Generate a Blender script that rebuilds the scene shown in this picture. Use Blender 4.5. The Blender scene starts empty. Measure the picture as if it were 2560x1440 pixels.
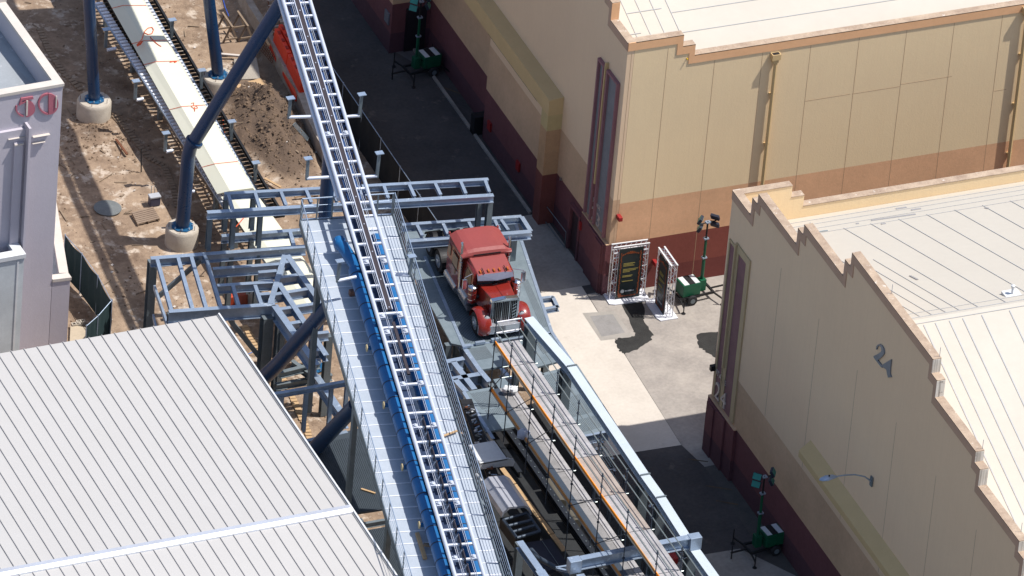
import bpy, math, random
import numpy as np
from mathutils import Vector, Matrix, noise
random.seed(7)
sc = bpy.context.scene
COL = sc.collection
# ------------------------------------------------------------------ camera
FPX = 21930.4; EL = .58667625; AZ = .43721328; RO = .09050145; DIST = 385.0
_F = np.array([math.sin(AZ)*math.cos(EL), math.cos(AZ)*math.cos(EL), -math.sin(EL)])
_R0 = np.array([math.cos(AZ), -math.sin(AZ), 0.0]); _U0 = np.cross(_R0, _F)
_R = _R0*math.cos(RO)+_U0*math.sin(RO); _U = -_R0*math.sin(RO)+_U0*math.cos(RO)
def _ray(px, py): return _F+_R*(px-1280)/FPX-_U*(py-720)/FPX
_C = -DIST*_ray(1510, 737)
def P(px, py, z=0.0):
    d = _ray(px, py); return Vector(_C+d*(z-_C[2])/d[2])
def PX(px, py, x=0.0):
    d = _ray(px, py); return Vector(_C+d*(x-_C[0])/d[0])
def PY(px, py, y=0.0):
    d = _ray(px, py); return Vector(_C+d*(y-_C[1])/d[1])
cam = bpy.data.cameras.new('camera'); cam.sensor_width = 36.0
cam.lens = FPX/2560*36.0; cam.clip_start = 5; cam.clip_end = 5000
co = bpy.data.objects.new('camera', cam); COL.objects.link(co)
M = Matrix(((_R[0], _U[0], -_F[0], _C[0]), (_R[1], _U[1], -_F[1], _C[1]), (_R[2], _U[2], -_F[2], _C[2]), (0, 0, 0, 1)))
co.matrix_world = M; sc.camera = co
# ------------------------------------------------------------------ light
SUN = Vector((.49, -.19, 1)).normalized()          # towards the sun
w = bpy.data.worlds.new("World"); sc.world = w; w.use_nodes = True
nt = w.node_tree; nt.nodes.clear()
sky = nt.nodes.new('ShaderNodeTexSky'); sky.sky_type = 'NISHITA'; sky.sun_disc = False
sky.sun_elevation = math.asin(SUN.z); sky.sun_rotation = math.atan2(SUN.x, SUN.y)
sky.air_density = 1.0; sky.dust_density = 1.3; sky.ozone_density = 1.0
bg = nt.nodes.new('ShaderNodeBackground'); bg.inputs[1].default_value = 0.115
wo = nt.nodes.new('ShaderNodeOutputWorld')
nt.links.new(sky.outputs[0], bg.inputs[0]); nt.links.new(bg.outputs[0], wo.inputs[0])
sl = bpy.data.lights.new('sun', 'SUN'); sl.energy = 4.15; sl.angle = math.radians(.53); sl.color = (1, .965, .91)
so = bpy.data.objects.new('sun', sl); COL.objects.link(so)
so.rotation_euler = SUN.to_track_quat('Z', 'Y').to_euler(); so.location = (0, 0, 60)
sc.view_settings.view_transform = 'Standard'; sc.view_settings.look = 'None'
sc.view_settings.exposure = 0.42; sc.view_settings.gamma = 1
# ------------------------------------------------------------------ materials
def S(r, g, b):                                     # sRGB 0-255 -> linear base colour
    f = lambda c: ((c/255+.055)/1.055)**2.4 if c > 10 else c/255/12.92
    return (f(r), f(g), f(b), 1)
def mat(name, c, rough=.7, metal=0., c2=None, sc1=1.2, sc2=14., amt=.5, bump=0., bscale=30., stretch=None, spec=.4, streak=None, bands=None, c3=None, c3t=.62, coat=0., rot=0.):
    m = bpy.data.materials.new(name); m.use_nodes = True; t = m.node_tree; n = t.nodes; L = t.links.new
    b = n['Principled BSDF']; b.inputs['Roughness'].default_value = rough; b.inputs['Metallic'].default_value = metal
    b.inputs['Specular IOR Level'].default_value = spec
    if coat: b.inputs['Coat Weight'].default_value = coat; b.inputs['Coat Roughness'].default_value = .06
    if c2 is None: c2 = tuple(v*.82 for v in c[:3])+(1,)
    tc = n.new('ShaderNodeNewGeometry'); vec = tc.outputs['Position']
    if stretch or rot:
        mp = n.new('ShaderNodeMapping'); mp.inputs['Scale'].default_value = stretch or (1, 1, 1); mp.inputs['Rotation'].default_value = (0, 0, rot)
        L(vec, mp.inputs[0]); vec = mp.outputs[0]
    def nz(scale, det=4, ro=.6):
        q = n.new('ShaderNodeTexNoise'); q.inputs['Scale'].default_value = scale; q.inputs['Detail'].default_value = det; q.inputs['Roughness'].default_value = ro
        L(vec, q.inputs['Vector']); return q.outputs['Fac']
    a1 = nz(sc1, 6, .65); a2 = nz(sc2, 3)
    mm = n.new('ShaderNodeMath'); mm.operation = 'MULTIPLY_ADD'; L(a2, mm.inputs[0]); mm.inputs[1].default_value = .45; L(a1, mm.inputs[2])
    rg = n.new('ShaderNodeMapRange'); L(mm.outputs[0], rg.inputs[0]); rg.inputs[1].default_value = .725-.5*amt*.5-.08; rg.inputs[2].default_value = .725+.5*amt*.5+.08
    mx = n.new('ShaderNodeMix'); mx.data_type = 'RGBA'; L(rg.outputs[0], mx.inputs[0]); mx.inputs[6].default_value = c2; mx.inputs[7].default_value = c
    out = mx.outputs[2]
    if c3 is not None:
        a3 = nz(sc1*2.3, 5, .7); r3 = n.new('ShaderNodeMapRange'); L(a3, r3.inputs[0]); r3.inputs[1].default_value = c3t; r3.inputs[2].default_value = c3t+.1
        m3 = n.new('ShaderNodeMix'); m3.data_type = 'RGBA'; L(r3.outputs[0], m3.inputs[0]); L(out, m3.inputs[6]); m3.inputs[7].default_value = c3; out = m3.outputs[2]
    if streak:                                      # vertical run-down streaks on walls
        q = n.new('ShaderNodeTexNoise'); mp = n.new('ShaderNodeMapping'); mp.inputs['Scale'].default_value = (2.2, 2.2, .07)
        L(tc.outputs['Position'], mp.inputs[0]); L(mp.outputs[0], q.inputs['Vector']); q.inputs['Detail'].default_value = 5
        r3 = n.new('ShaderNodeMapRange'); L(q.outputs['Fac'], r3.inputs[0]); r3.inputs[1].default_value = .45; r3.inputs[2].default_value = .75; r3.inputs[4].default_value = streak[1]
        m3 = n.new('ShaderNodeMix'); m3.data_type = 'RGBA'; L(r3.outputs[0], m3.inputs[0]); L(out, m3.inputs[6]); m3.inputs[7].default_value = streak[0]; out = m3.outputs[2]
    if bands:                                       # paint bands by height: list of (z, colour) lowest first
        sx = n.new('ShaderNodeSeparateXYZ'); L(tc.outputs['Position'], sx.inputs[0])
        for z, c_ in bands:
            lt = n.new('ShaderNodeMath'); lt.operation = 'LESS_THAN'; L(sx.outputs['Z'], lt.inputs[0]); lt.inputs[1].default_value = z
            m3 = n.new('ShaderNodeMix'); m3.data_type = 'RGBA'; L(lt.outputs[0], m3.inputs[0]); L(out, m3.inputs[6])
            # keep the weathering: multiply the band's colour by the wall's variation
            m4 = n.new('ShaderNodeMix'); m4.data_type = 'RGBA'; m4.blend_type = 'MULTIPLY'; m4.inputs[0].default_value = .2
            m4.inputs[6].default_value = c_; L(rg.outputs[0], m4.inputs[7]); L(m4.outputs[2], m3.inputs[7]); out = m3.outputs[2]
    L(out, b.inputs['Base Color'])
    rr = n.new('ShaderNodeMapRange'); L(mm.outputs[0], rr.inputs[0]); rr.inputs[1].default_value = .5; rr.inputs[2].default_value = 1.; rr.inputs[3].default_value = min(1, rough+.08); rr.inputs[4].default_value = max(.03, rough-.08)
    L(rr.outputs[0], b.inputs['Roughness'])
    if bump:
        q = nz(bscale, 5, .65); bp = n.new('ShaderNodeBump'); bp.inputs['Strength'].default_value = bump; bp.inputs['Distance'].default_value = .05
        L(q, bp.inputs['Height']); L(bp.outputs[0], b.inputs['Normal'])
    return m
def emat(name, c, s):
    m = mat(name, c); b = m.node_tree.nodes['Principled BSDF']; b.inputs['Emission Color'].default_value = c; b.inputs['Emission Strength'].default_value = s; return m
MAROON = (.235, .062, .045, 1); ORANGE = (.80, .46, .26, 1); CREAM = (.83, .64, .39, 1)
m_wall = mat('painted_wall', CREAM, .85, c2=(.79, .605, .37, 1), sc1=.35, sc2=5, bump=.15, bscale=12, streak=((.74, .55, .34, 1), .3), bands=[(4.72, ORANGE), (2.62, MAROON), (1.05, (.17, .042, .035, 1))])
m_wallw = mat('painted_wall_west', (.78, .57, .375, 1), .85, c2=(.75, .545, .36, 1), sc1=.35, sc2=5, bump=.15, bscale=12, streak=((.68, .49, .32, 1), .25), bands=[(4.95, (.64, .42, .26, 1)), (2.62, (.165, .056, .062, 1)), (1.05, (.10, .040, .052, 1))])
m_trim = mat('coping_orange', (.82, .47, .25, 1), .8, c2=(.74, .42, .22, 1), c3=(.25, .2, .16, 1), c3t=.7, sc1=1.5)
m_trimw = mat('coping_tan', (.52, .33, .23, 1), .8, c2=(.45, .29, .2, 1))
m_coptop = mat('coping_weathered', (.50, .385, .28, 1), .9, c2=(.27, .19, .14, 1), c3=(.70, .66, .60, 1), c3t=.62, sc1=1.6, amt=.7)
m_para = mat('parapet_stained', (.76, .71, .64, 1), .9, c2=(.64, .57, .47, 1), c3=(.2, .16, .13, 1), c3t=.62, sc1=1.1, streak=((.13, .10, .08, 1), .75))
m_roofw = mat('roof_membrane', (.505, .462, .395, 1), .75, c2=(.475, .432, .37, 1), sc1=.25, sc2=2.5, amt=.7, streak=None)
m_seam = mat('roof_seam', (.42, .42, .42, 1), .7)
m_line = mat('panel_joint', (.50, .33, .2, 1), .9)
m_patch = mat('roof_patch', (.3, .29, .29, 1), .8)
m_olive = mat('portal_paint', (.55, .42, .20, 1), .85, c2=(.49, .37, .18, 1), bands=[(4.95, (.52, .31, .165, 1)), (2.62, (.19, .055, .045, 1))])
m_olive2 = mat('lintel_paint', (.60, .425, .21, 1), .85, c2=(.56, .395, .195, 1))
m_insetfr = mat('inset_frame_paint', (.50, .38, .22, 1), .85, c2=(.45, .34, .2, 1))
m_mauve = mat('inset_mauve', (.24, .12, .125, 1), .8)
m_pink = mat('inset_pink', (.30, .14, .15, 1), .8)
m_greyp = mat('inset_grey', (.22, .22, .23, 1), .8)
m_asph = mat('asphalt', (.085, .075, .072, 1), .9, c2=(.050, .046, .047, 1), sc1=.35, sc2=6, bump=.3, bscale=60, c3=(.13, .11, .095, 1), c3t=.6)
m_conc = mat('concrete_paving', (.57, .515, .45, 1), .85, c2=(.47, .42, .365, 1), sc1=.4, sc2=7, bump=.15, bscale=50, c3=(.39, .34, .285, 1), c3t=.64)
m_conc2 = mat('old_concrete', (.37, .33, .29, 1), .85, c2=(.235, .21, .19, 1), sc1=.55, sc2=6, amt=.5, bump=.2, bscale=50, c3=(.33, .3, .26, 1), c3t=.6)
m_tar = mat('asphalt_patch', (.035, .034, .032, 1), .95, c2=(.022, .021, .02, 1), sc1=2, bump=.8, bscale=25, c3=(.12, .11, .09, 1), c3t=.7)
m_white = mat('white_panel', (.44, .425, .41, 1), .65, c2=(.42, .405, .39, 1), sc1=.3, sc2=3)
m_seamr = mat('seam_grey', (.40, .385, .38, 1), .7)  # slightly darker grey than the shed roof panels
m_ridge = mat('ridge_metal', (.74, .74, .78, 1), .3, metal=.5)
m_galv = mat('galvanised_steel', (.40, .485, .60, 1), .40, metal=.5, c2=(.26, .32, .41, 1), sc1=1.6, sc2=18, amt=.6, c3=(.6, .68, .76, 1), c3t=.6)
m_galvb = mat('galvanised_bright', (.50, .56, .62, 1), .5, metal=.15, c2=(.54, .60, .65, 1), sc1=.8, sc2=9, amt=.6)
m_gratd = mat('shaded_grating', (.055, .07, .085, 1), .6, metal=.2, c2=(.04, .052, .065, 1))  # grating with the shade under the walkway worked into a darker colour
m_galvd = mat('galvanised_dull', (.19, .225, .245, 1), .55, metal=.3, c2=(.13, .155, .17, 1), sc1=1.2, sc2=14, amt=.6)
m_deck = mat('walkway_plate', (.42, .46, .52, 1), .55, metal=.1, c2=(.33, .375, .43, 1), sc1=.8, sc2=9, amt=.6)
m_rail = mat('track_silver', (.58, .61, .68, 1), .42, metal=.25, c2=(.50, .53, .61, 1), sc1=1.5)
m_navy = mat('navy_paint', (.012, .045, .115, 1), .3, c2=(.010, .036, .095, 1), spec=.5)
m_navyl = mat('track_navy', (.028, .070, .19, 1), .5, c2=(.022, .056, .15, 1))
m_blue = mat('blue_wrap', (.012, .125, .33, 1), .38, c2=(.010, .10, .27, 1), sc1=2.5, bump=.2, bscale=6)
m_band = mat('strap_dark', (.02, .022, .04, 1), .6)
m_brown = mat('rail_plate_brown', (.075, .06, .065, 1), .45, metal=.5)
m_black = mat('black', (.012, .012, .014, 1), .6)
m_rubber = mat('rubber', (.02, .02, .022, 1), .8)
m_fence = mat('green_screen_fabric', (.018, .042, .045, 1), .85, c2=(.013, .032, .036, 1), sc1=1.0)
m_bfence = mat('black_screen_fabric', (.008, .009, .011, 1), .9)
m_footing = mat('footing_concrete', (.50, .45, .38, 1), .9, c2=(.40, .35, .29, 1), sc1=2., bump=.3, bscale=20)
m_cream = mat('cream_cover', (.66, .65, .53, 1), .6, c2=(.63, .62, .50, 1), sc1=.6)
m_cord = mat('orange_cord', (.75, .09, .02, 1), .6)
m_orangep = mat('orange_plastic', (.82, .045, .012, 1), .5, c2=(.66, .04, .012, 1))
m_wood = mat('plywood', (.50, .34, .19, 1), .85, c2=(.40, .26, .14, 1), sc1=1.5, sc2=12, stretch=(1, 4, 1))
m_woodg = mat('grey_timber', (.26, .19, .13, 1), .9, c2=(.19, .14, .10, 1), sc1=2)
m_rust = mat('rusty_rebar', (.16, .06, .03, 1), .9)
m_lav = mat('lavender_wall', (.49, .455, .50, 1), .85, c2=(.455, .42, .465, 1), sc1=.4, sc2=5, bump=.15, bscale=12, streak=((.44, .41, .44, 1), .3))
m_lavt = mat('parapet_cream', (.58, .52, .47, 1), .8, c2=(.5, .45, .4, 1))
m_metroof = mat('grey_metal_roof', (.34, .36, .38, 1), .5, metal=.1, c2=(.27, .29, .31, 1), c3=(.5, .5, .52, 1), c3t=.6, sc1=.7)
m_pale = mat('pale_panel_wall', (.56, .60, .62, 1), .6)
m_signpink = mat('sign_rose', (.42, .13, .17, 1), .6)
m_signwhite = mat('sign_cream', (.62, .56, .5, 1), .6)
m_signsteel = mat('sign_steel', (.22, .25, .29, 1), .4, metal=.4)
m_signpale = mat('sign_pale', (.48, .40, .36, 1), .5)
m_red = mat('truck_red', (.23, .020, .014, 1), .28, c2=(.19, .016, .011, 1), sc1=.8, coat=.7)
m_redroof = mat('truck_red_dusty', (.27, .055, .050, 1), .5, c2=(.24, .048, .044, 1), coat=.1)
m_chrome = mat('chrome', (.72, .73, .76, 1), .12, metal=1.)
m_chromed = mat('polished_aluminium', (.55, .56, .58, 1), .28, metal=.9)
m_glass = mat('dark_glass', (.012, .016, .018, 1), .06, spec=.6)
m_tan = mat('cab_window_tan', (.34, .26, .18, 1), .4)
m_amber = mat('amber_lens', (.40, .10, .02, 1), .3)
m_bumper = mat('bumper_metal', (.62, .63, .67, 1), .22, metal=.6)
m_green = mat('equipment_green', (.006, .095, .045, 1), .4, c2=(.005, .07, .035, 1))
m_teal = mat('lamp_teal', (.02, .22, .19, 1), .35)
m_truss = mat('truss_aluminium', (.68, .68, .72, 1), .3, metal=.7)
m_basew = mat('base_white', (.72, .73, .78, 1), .5)
m_plank = mat('scaffold_plank', (.41, .395, .40, 1), .8, c2=(.27, .26, .265, 1), sc1=2, sc2=18, bump=.2, bscale=30)
m_plankb = mat('scaffold_plank_brown', (.38, .32, .28, 1), .85, c2=(.27, .22, .19, 1), sc1=2)
m_plankd = mat('scaffold_plank_dark', (.27, .26, .26, 1), .8, c2=(.19, .185, .185, 1), sc1=2, sc2=18)  # darker plank colour for the left strip of the lower walkway
m_toe = mat('orange_toe_board', (.95, .30, .008, 1), .5, c2=(.85, .25, .01, 1))
m_scaf = mat('scaffold_tube', (.33, .38, .37, 1), .4, metal=.6)
m_scafd = mat('scaffold_tube_dark', (.06, .08, .11, 1), .5, metal=.3)
m_yellow = mat('yellow', (.65, .42, .01, 1), .6)
m_redp = mat('red_paint', (.30, .015, .015, 1), .6)
m_silv = mat('silver_panel', (.46, .47, .52, 1), .35, metal=.3)
m_whitep = mat('white_paint', (.66, .67, .68, 1), .4)
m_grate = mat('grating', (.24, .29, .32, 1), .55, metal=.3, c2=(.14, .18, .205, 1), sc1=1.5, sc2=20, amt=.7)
m_gpale = mat('cooler_grey', (.42, .43, .46, 1), .6)
# ------------------------------------------------------------------ mesh helpers
def V(*a): return Vector(a)
class MB:
    def __init__(s): s.v = []; s.f = []
    def add(s, vs, fs):
        n = len(s.v); s.v += [Vector(q) for q in vs]; s.f += [tuple(i+n for i in q) for q in fs]; return s
    def box(s, a, b):                              # axis-aligned corners
        x0, y0, z0 = a; x1, y1, z1 = b
        return s.add([(x0, y0, z0), (x1, y0, z0), (x1, y1, z0), (x0, y1, z0), (x0, y0, z1), (x1, y0, z1), (x1, y1, z1), (x0, y1, z1)],
                     [(0, 3, 2, 1), (4, 5, 6, 7), (0, 1, 5, 4), (1, 2, 6, 5), (2, 3, 7, 6), (3, 0, 4, 7)])
    def frame(s, a, b, up=(0, 0, 1)):
        a = Vector(a); b = Vector(b); d = (b-a).normalized(); u = Vector(up); u = u-d*u.dot(d)
        if u.length < 1e-4: u = Vector((1, 0, 0))-d*d.x
        u.normalize(); return a, b, d, u, d.cross(u)
    def bar(s, a, b, w, h, up=(0, 0, 1), off=0.):     # box section bar; w across, h along up, off shifts along up
        a, b, d, u, r = s.frame(a, b, up); a = a+u*off; b = b+u*off; q = []
        for p in (a, b):
            for x, y in ((-1, -1), (1, -1), (1, 1), (-1, 1)): q.append(p+r*(x*w/2)+u*(y*h/2))
        return s.add(q, [(0, 3, 2, 1), (4, 5, 6, 7), (0, 1, 5, 4), (1, 2, 6, 5), (2, 3, 7, 6), (3, 0, 4, 7)])
    def ibeam(s, a, b, w, h, up=(0, 0, 1), t=.03, top=True):  # a,b on the centre line of the TOP face
        s.bar(a, b, w, t, up, -t/2); s.bar(a, b, w, t, up, -h+t/2); s.bar(a, b, t, h-2*t, up, -h/2); return s
    def tube(s, pts, r, n=8, cap=True, r2=None):
        pts = [Vector(p) for p in pts]; k = len(pts); base = len(s.v); pu = None
        for i, p in enumerate(pts):
            d = (pts[min(i+1, k-1)]-pts[max(i-1, 0)]).normalized()
            if pu is None: pu = Vector((0, 0, 1)) if abs(d.z) < .9 else Vector((1, 0, 0))
            u = (pu-d*pu.dot(d)).normalized(); pu = u; q = d.cross(u)
            rr = r if r2 is None else r+(r2-r)*i/(k-1)
            for j in range(n):
                t = 2*math.pi*j/n; s.v.append(p+(u*math.cos(t)+q*math.sin(t))*rr)
        for i in range(k-1):
            for j in range(n):
                a = base+i*n+j; b = base+i*n+(j+1) % n; s.f.append((a, b, b+n, a+n))
        if cap: s.f.append(tuple(base+j for j in range(n))[::-1]); s.f.append(tuple(base+(k-1)*n+j for j in range(n)))
        return s
    def prism(s, poly, vec):
        poly = [Vector(p) for p in poly]; vec = Vector(vec); n = len(poly)
        return s.add(poly+[p+vec for p in poly], [tuple(range(n))[::-1], tuple(range(n, 2*n))]+[(i, (i+1) % n, (i+1) % n+n, i+n) for i in range(n)])
    def lathe(s, c, prof, n=24, axis='z', flip=False):
        c = Vector(c); base = len(s.v)
        for r, h in prof:
            for j in range(n):
                t = 2*math.pi*j/n; x, y = r*math.cos(t), r*math.sin(t)
                s.v.append(c+(Vector((x, y, h)) if axis == 'z' else Vector((h, x, y)) if axis == 'x' else Vector((x, h, y))))
        for i in range(len(prof)-1):
            for j in range(n):
                a = base+i*n+j; b = base+i*n+(j+1) % n; s.f.append((a, b, b+n, a+n))
        s.f.append(tuple(base+j for j in range(n))[::-1]); s.f.append(tuple(base+(len(prof)-1)*n+j for j in range(n)))
        return s
    def done(s, name, m, parent=None, local=False, smooth=False, bevel=0.):
        me = bpy.data.meshes.new(name); off = Vector((0, 0, 0))
        if parent is not None and not local:
            p = parent
            while p is not None: off += p.location; p = p.parent
        me.from_pydata([v-off for v in s.v], [], s.f); me.validate(); me.update()
        if smooth:
            for q in me.polygons: q.use_smooth = True
        import bmesh
        bm = bmesh.new(); bm.from_mesh(me); bmesh.ops.recalc_face_normals(bm, faces=bm.faces)
        if bevel: bmesh.ops.bevel(bm, geom=[e for e in bm.edges if len(e.link_faces) == 2 and e.calc_face_angle(0) > .6], offset=bevel, segments=2, affect='EDGES', profile=.6)
        bm.to_mesh(me); bm.free()
        if smooth and hasattr(me, 'set_sharp_from_angle'): me.set_sharp_from_angle(angle=math.radians(38))
        me.materials.append(m)
        o = bpy.data.objects.new(name, me); COL.objects.link(o)
        if parent is not None: o.parent = parent
        return o
def tag(o, label=None, cat=None, group=None, kind=None):
    if label: o['label'] = label
    if cat: o['category'] = cat
    if group: o['group'] = group
    if kind: o['kind'] = kind
    return o
def thing(name, label, cat, loc=(0, 0, 0), rz=0., group=None):
    o = bpy.data.objects.new(name, None); COL.objects.link(o); o.location = loc; o.rotation_euler = (0, 0, rz)
    o.empty_display_size = .3; return tag(o, label, cat, group)
def copytree(o, parent=None):
    c = o.copy(); COL.objects.link(c)
    if parent is not None: c.parent = parent
    for ch in list(o.children): copytree(ch, c)
    return c
def text_mesh(body, size, depth, origin, xdir, ydir, name, m, parent, sx=1.):
    cu = bpy.data.curves.new('t', 'FONT'); cu.body = body; cu.size = size; cu.extrude = depth; cu.resolution_u = 3; cu.space_character = 1.15
    to = bpy.data.objects.new('t', cu); COL.objects.link(to); bpy.context.view_layer.update()
    me = to.to_mesh(); mb = MB(); o = Vector(origin); X = Vector(xdir).normalized(); Y = Vector(ydir).normalized(); Zv = X.cross(Y)
    mb.v = [o+X*v.co.x*sx+Y*v.co.y+Zv*v.co.z for v in me.vertices]; mb.f = [tuple(p.vertices) for p in me.polygons]
    to.to_mesh_clear(); bpy.data.objects.remove(to); return mb.done(name, m, parent)
# ================================================================== SETTING
tag(MB().box((-900, -900, -1.6), (900, 900, -1.0)).done('ground', mat('far_ground', (.2, .17, .14, 1), .95, sc1=.05)), kind='structure')
# paved yard east of the screen fence
pv = MB(); pv.box((-5.35, -80, -.9), (80, 120, 0)); tag(pv.done('pavement', m_asph), kind='structure')
def sheet(name, pts, z, m, kind='structure', parent=None, th=None):
    mb = MB(); q = [Vector((p[0], p[1], z)) for p in pts]; mb.add(q, [tuple(range(len(q)))]); o = mb.done(name, m, parent)
    if kind: tag(o, kind=kind)
    return o
def gp(*pts): return [P(x, y, 0) for x, y in pts]
# light concrete apron and the greyer old slab beside it (both reach into the shade of the stage)
a0 = P(1480, 752); a1 = P(1700, 1110)
sheet('concrete_apron', [(-5.3, .9), (a0.x, .9), (a1.x+.02, -11.6), (-5.3, -11.5)], .004, m_conc)
sheet('old_slab', [(a0.x+.0, .25), (6.5, .25), (6.5, -11.9), (2., -13.2), (a1.x+.35, -13.4), (a1.x+.03, -11.6)], .006, m_conc2)
sheet('worn_edge_strip', [(a1.x+.35, -13.4), (-.2, -13.0), (-.2, -22.5), (-1.1, -22.5)], .005, mat('worn_asphalt', (.10, .09, .08, 1), .9, c2=(.07, .065, .06, 1)))
sheet('pale_corner_slab', gp((1600, 1440), (1740, 1390), (1850, 1372), (1990, 1440), (1990, 1560), (1600, 1560)), .008, m_conc2)  # paler old concrete at the lower corner of the lane
sheet('walkway_margin', [(-1.75, 6.8), (-.15, 6.8), (-.15, 2.6), (.2, .9), (-2.6, .9), (-2.6, 4.5)], .007, m_conc2)
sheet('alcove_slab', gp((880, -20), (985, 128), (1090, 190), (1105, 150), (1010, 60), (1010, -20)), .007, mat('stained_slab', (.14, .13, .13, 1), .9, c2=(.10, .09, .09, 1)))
# drain kerb along the foot of the northern stage
kb = MB(); kb.box((-.75, 6.9, 0), (-.62, 24, .10)); tag(kb.done('kerb', m_conc2), kind='structure')
# smooth trench cover and tar repairs
def blob(pts, z, m, name, kind='structure', jitter=.05, sub=6):
    q = []; n = len(pts)
    for i in range(n):
        a, b = pts[i], pts[(i+1) % n]
        for k in range(sub):
            t = k/sub; x = a.x+(b.x-a.x)*t; y = a.y+(b.y-a.y)*t
            q.append((x+random.uniform(-jitter, jitter), y+random.uniform(-jitter, jitter)))
    return sheet(name, q, z, m, kind)
blob(gp((1545, 735), (1600, 730), (1612, 790), (1608, 800), (1632, 836), (1628, 850), (1598, 872), (1562, 885), (1548, 878), (1538, 852), (1545, 845), (1580, 842), (1590, 838), (1583, 826)), .011, m_tar, 'tar_repair')
blob(gp((1742, 836), (1800, 828), (1810, 905), (1790, 896), (1765, 880), (1745, 866)), .011, m_tar, 'tar_repair')
sheet('inspection_slab', gp((1456, 783), (1536, 778), (1583, 842), (1502, 852)), .009, mat('patch_slab', (.33, .30, .27, 1), .85, c2=(.27, .25, .22, 1)))
sheet('trench_cover', gp((1475, 791), (1532, 786), (1562, 832), (1504, 842)), .012, mat('cover_slab', (.26, .245, .235, 1), .8, c2=(.2, .19, .18, 1), sc1=2))
# faded yellow road lines in the shaded lane
m_yl = mat('faded_line', (.16, .10, .05, 1), .9, c2=(.07, .06, .05, 1), sc1=2)
for a, b in (((1105, 218), (1160, 238)), ((1170, 260), (1235, 285)), ((1720, 1148), (1770, 1155)), ((1765, 1215), (1830, 1225)), ((1790, 1252), (1845, 1262))):
    A = P(*a); B = P(*b); d = (B-A).normalized(); nn = Vector((-d.y, d.x, 0))*.04
    sheet('road_line', [A+nn, B+nn, B-nn, A-nn], .016, m_yl)
# ------------------------------------------------------------------ construction dirt (real relief)
def gauss(x, y, cx, cy, sx, sy, rot=0.):
    dx, dy = x-cx, y-cy; c, s_ = math.cos(rot), math.sin(rot); u = dx*c+dy*s_; v_ = -dx*s_+dy*c
    return math.exp(-(u*u/sx/sx+v_*v_/sy/sy))
c1 = P(690, 290); c2_ = P(720, 390); c3_ = P(640, 270); c4_ = P(240, 335); c5 = P(350, 480); c6 = P(640, 350)
def dirt_z(x, y):
    n1 = noise.fractal(Vector((x*.35, y*.35, 0)), .9, 2.1, 4); n2 = noise.fractal(Vector((x*1.6, y*1.6, 3)), 1., 2.1, 4); n3 = noise.noise(Vector((x*5, y*5, 9)))
    z = -.05+.05*n1+.025*n2+.012*n3
    rough = 1+.55*n2+.5*n3*.5
    z += .75*gauss(x, y, c1.x, c1.y, 1.5, 2.2, .2)*rough+.6*gauss(x, y, c2_.x, c2_.y, 1.2, 1.6)*rough+.4*gauss(x, y, c3_.x, c3_.y, .9, 1.2)*rough+.3*gauss(x, y, c6.x, c6.y, 1.0, 1.2)*rough
    z += .22*gauss(x, y, c4_.x, c4_.y, .9, .8)*rough+.1*gauss(x, y, c5.x, c5.y, 1.4, .8)*rough
    # ditch along the precast kerb wall
    t = x-(-6.95); z -= .55*math.exp(-(t+.75)**2/.28)*(1 if y > 2 else .3)
    return z
mb = MB(); X0, X1, Y0, Y1, st = -34.0, -5.4, -34.0, 46.0, .2
nx = int((X1-X0)/st)+1; ny = int((Y1-Y0)/st)+1
for j in range(ny):
    for i in range(nx):
        x = X0+i*st; y = Y0+j*st; mb.v.append(Vector((x, y, dirt_z(x, y))))
for j in range(ny-1):
    for i in range(nx-1): a = j*nx+i; mb.f.append((a, a+1, a+1+nx, a+nx))
m_dirt = mat('dirt', (.38, .275, .19, 1), .95, c2=(.15, .10, .068, 1), sc1=.5, sc2=3.5, amt=.6, bump=1.0, bscale=7, c3=(.49, .405, .325, 1), c3t=.54)
def dirt_mounds(m):                                # the heaps are dug from darker, damper soil
    t = m.node_tree; n = t.nodes; b = n['Principled BSDF']; src = b.inputs['Base Color'].links[0].from_socket
    g = n.new('ShaderNodeNewGeometry'); sx = n.new('ShaderNodeSeparateXYZ'); t.links.new(g.outputs['Position'], sx.inputs[0])
    mr = n.new('ShaderNodeMapRange'); t.links.new(sx.outputs['Z'], mr.inputs[0]); mr.inputs[1].default_value = .02; mr.inputs[2].default_value = .22
    mx = n.new('ShaderNodeMix'); mx.data_type = 'RGBA'; t.links.new(mr.outputs[0], mx.inputs[0]); t.links.new(src, mx.inputs[6]); mx.inputs[7].default_value = (.12, .082, .058, 1)
    t.links.new(mx.outputs[2], b.inputs['Base Color'])
dirt_mounds(m_dirt)
tag(mb.done('dirt_ground', m_dirt, smooth=True), kind='structure')
# clods and stones lying over the dirt: nobody could count them
mb = MB(); rr = random.Random(3)
def clod(c, s_):
    a = rr.uniform(0, 6.28); vs = []
    for (x, y, z) in ((1, 0, 0), (-.5, .85, .1), (-.5, -.8, 0), (.1, .1, .8), (.7, .7, .3)):
        vs.append(Vector(c)+Vector((x*math.cos(a)-y*math.sin(a), x*math.sin(a)+y*math.cos(a), z))*s_*rr.uniform(.6, 1.2))
    mb.add(vs, [(0, 4, 3), (4, 1, 3), (1, 2, 3), (2, 0, 3), (0, 2, 1, 4)])
for k in range(3600):
    if k % 2: cc = rr.choice((c1, c2_, c3_, c6, c4_)); x = rr.gauss(cc.x, 1.1); y = rr.gauss(cc.y, 1.4)
    else: x = rr.uniform(-26, -7.2); y = rr.uniform(-8, 30)
    if x > -7.3: continue
    clod((x, y, dirt_z(x, y)), rr.choice((.02, .03, .04, .05, .08)) if k % 2 == 0 else rr.choice((.03, .04, .06, .1)))
tag(mb.done('soil_clods', mat('soil_clods', (.22, .15, .10, 1), .95, c2=(.11, .075, .05, 1), sc1=3)), 'loose clods and stones scattered over the dirt', 'soil', kind='stuff')
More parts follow.
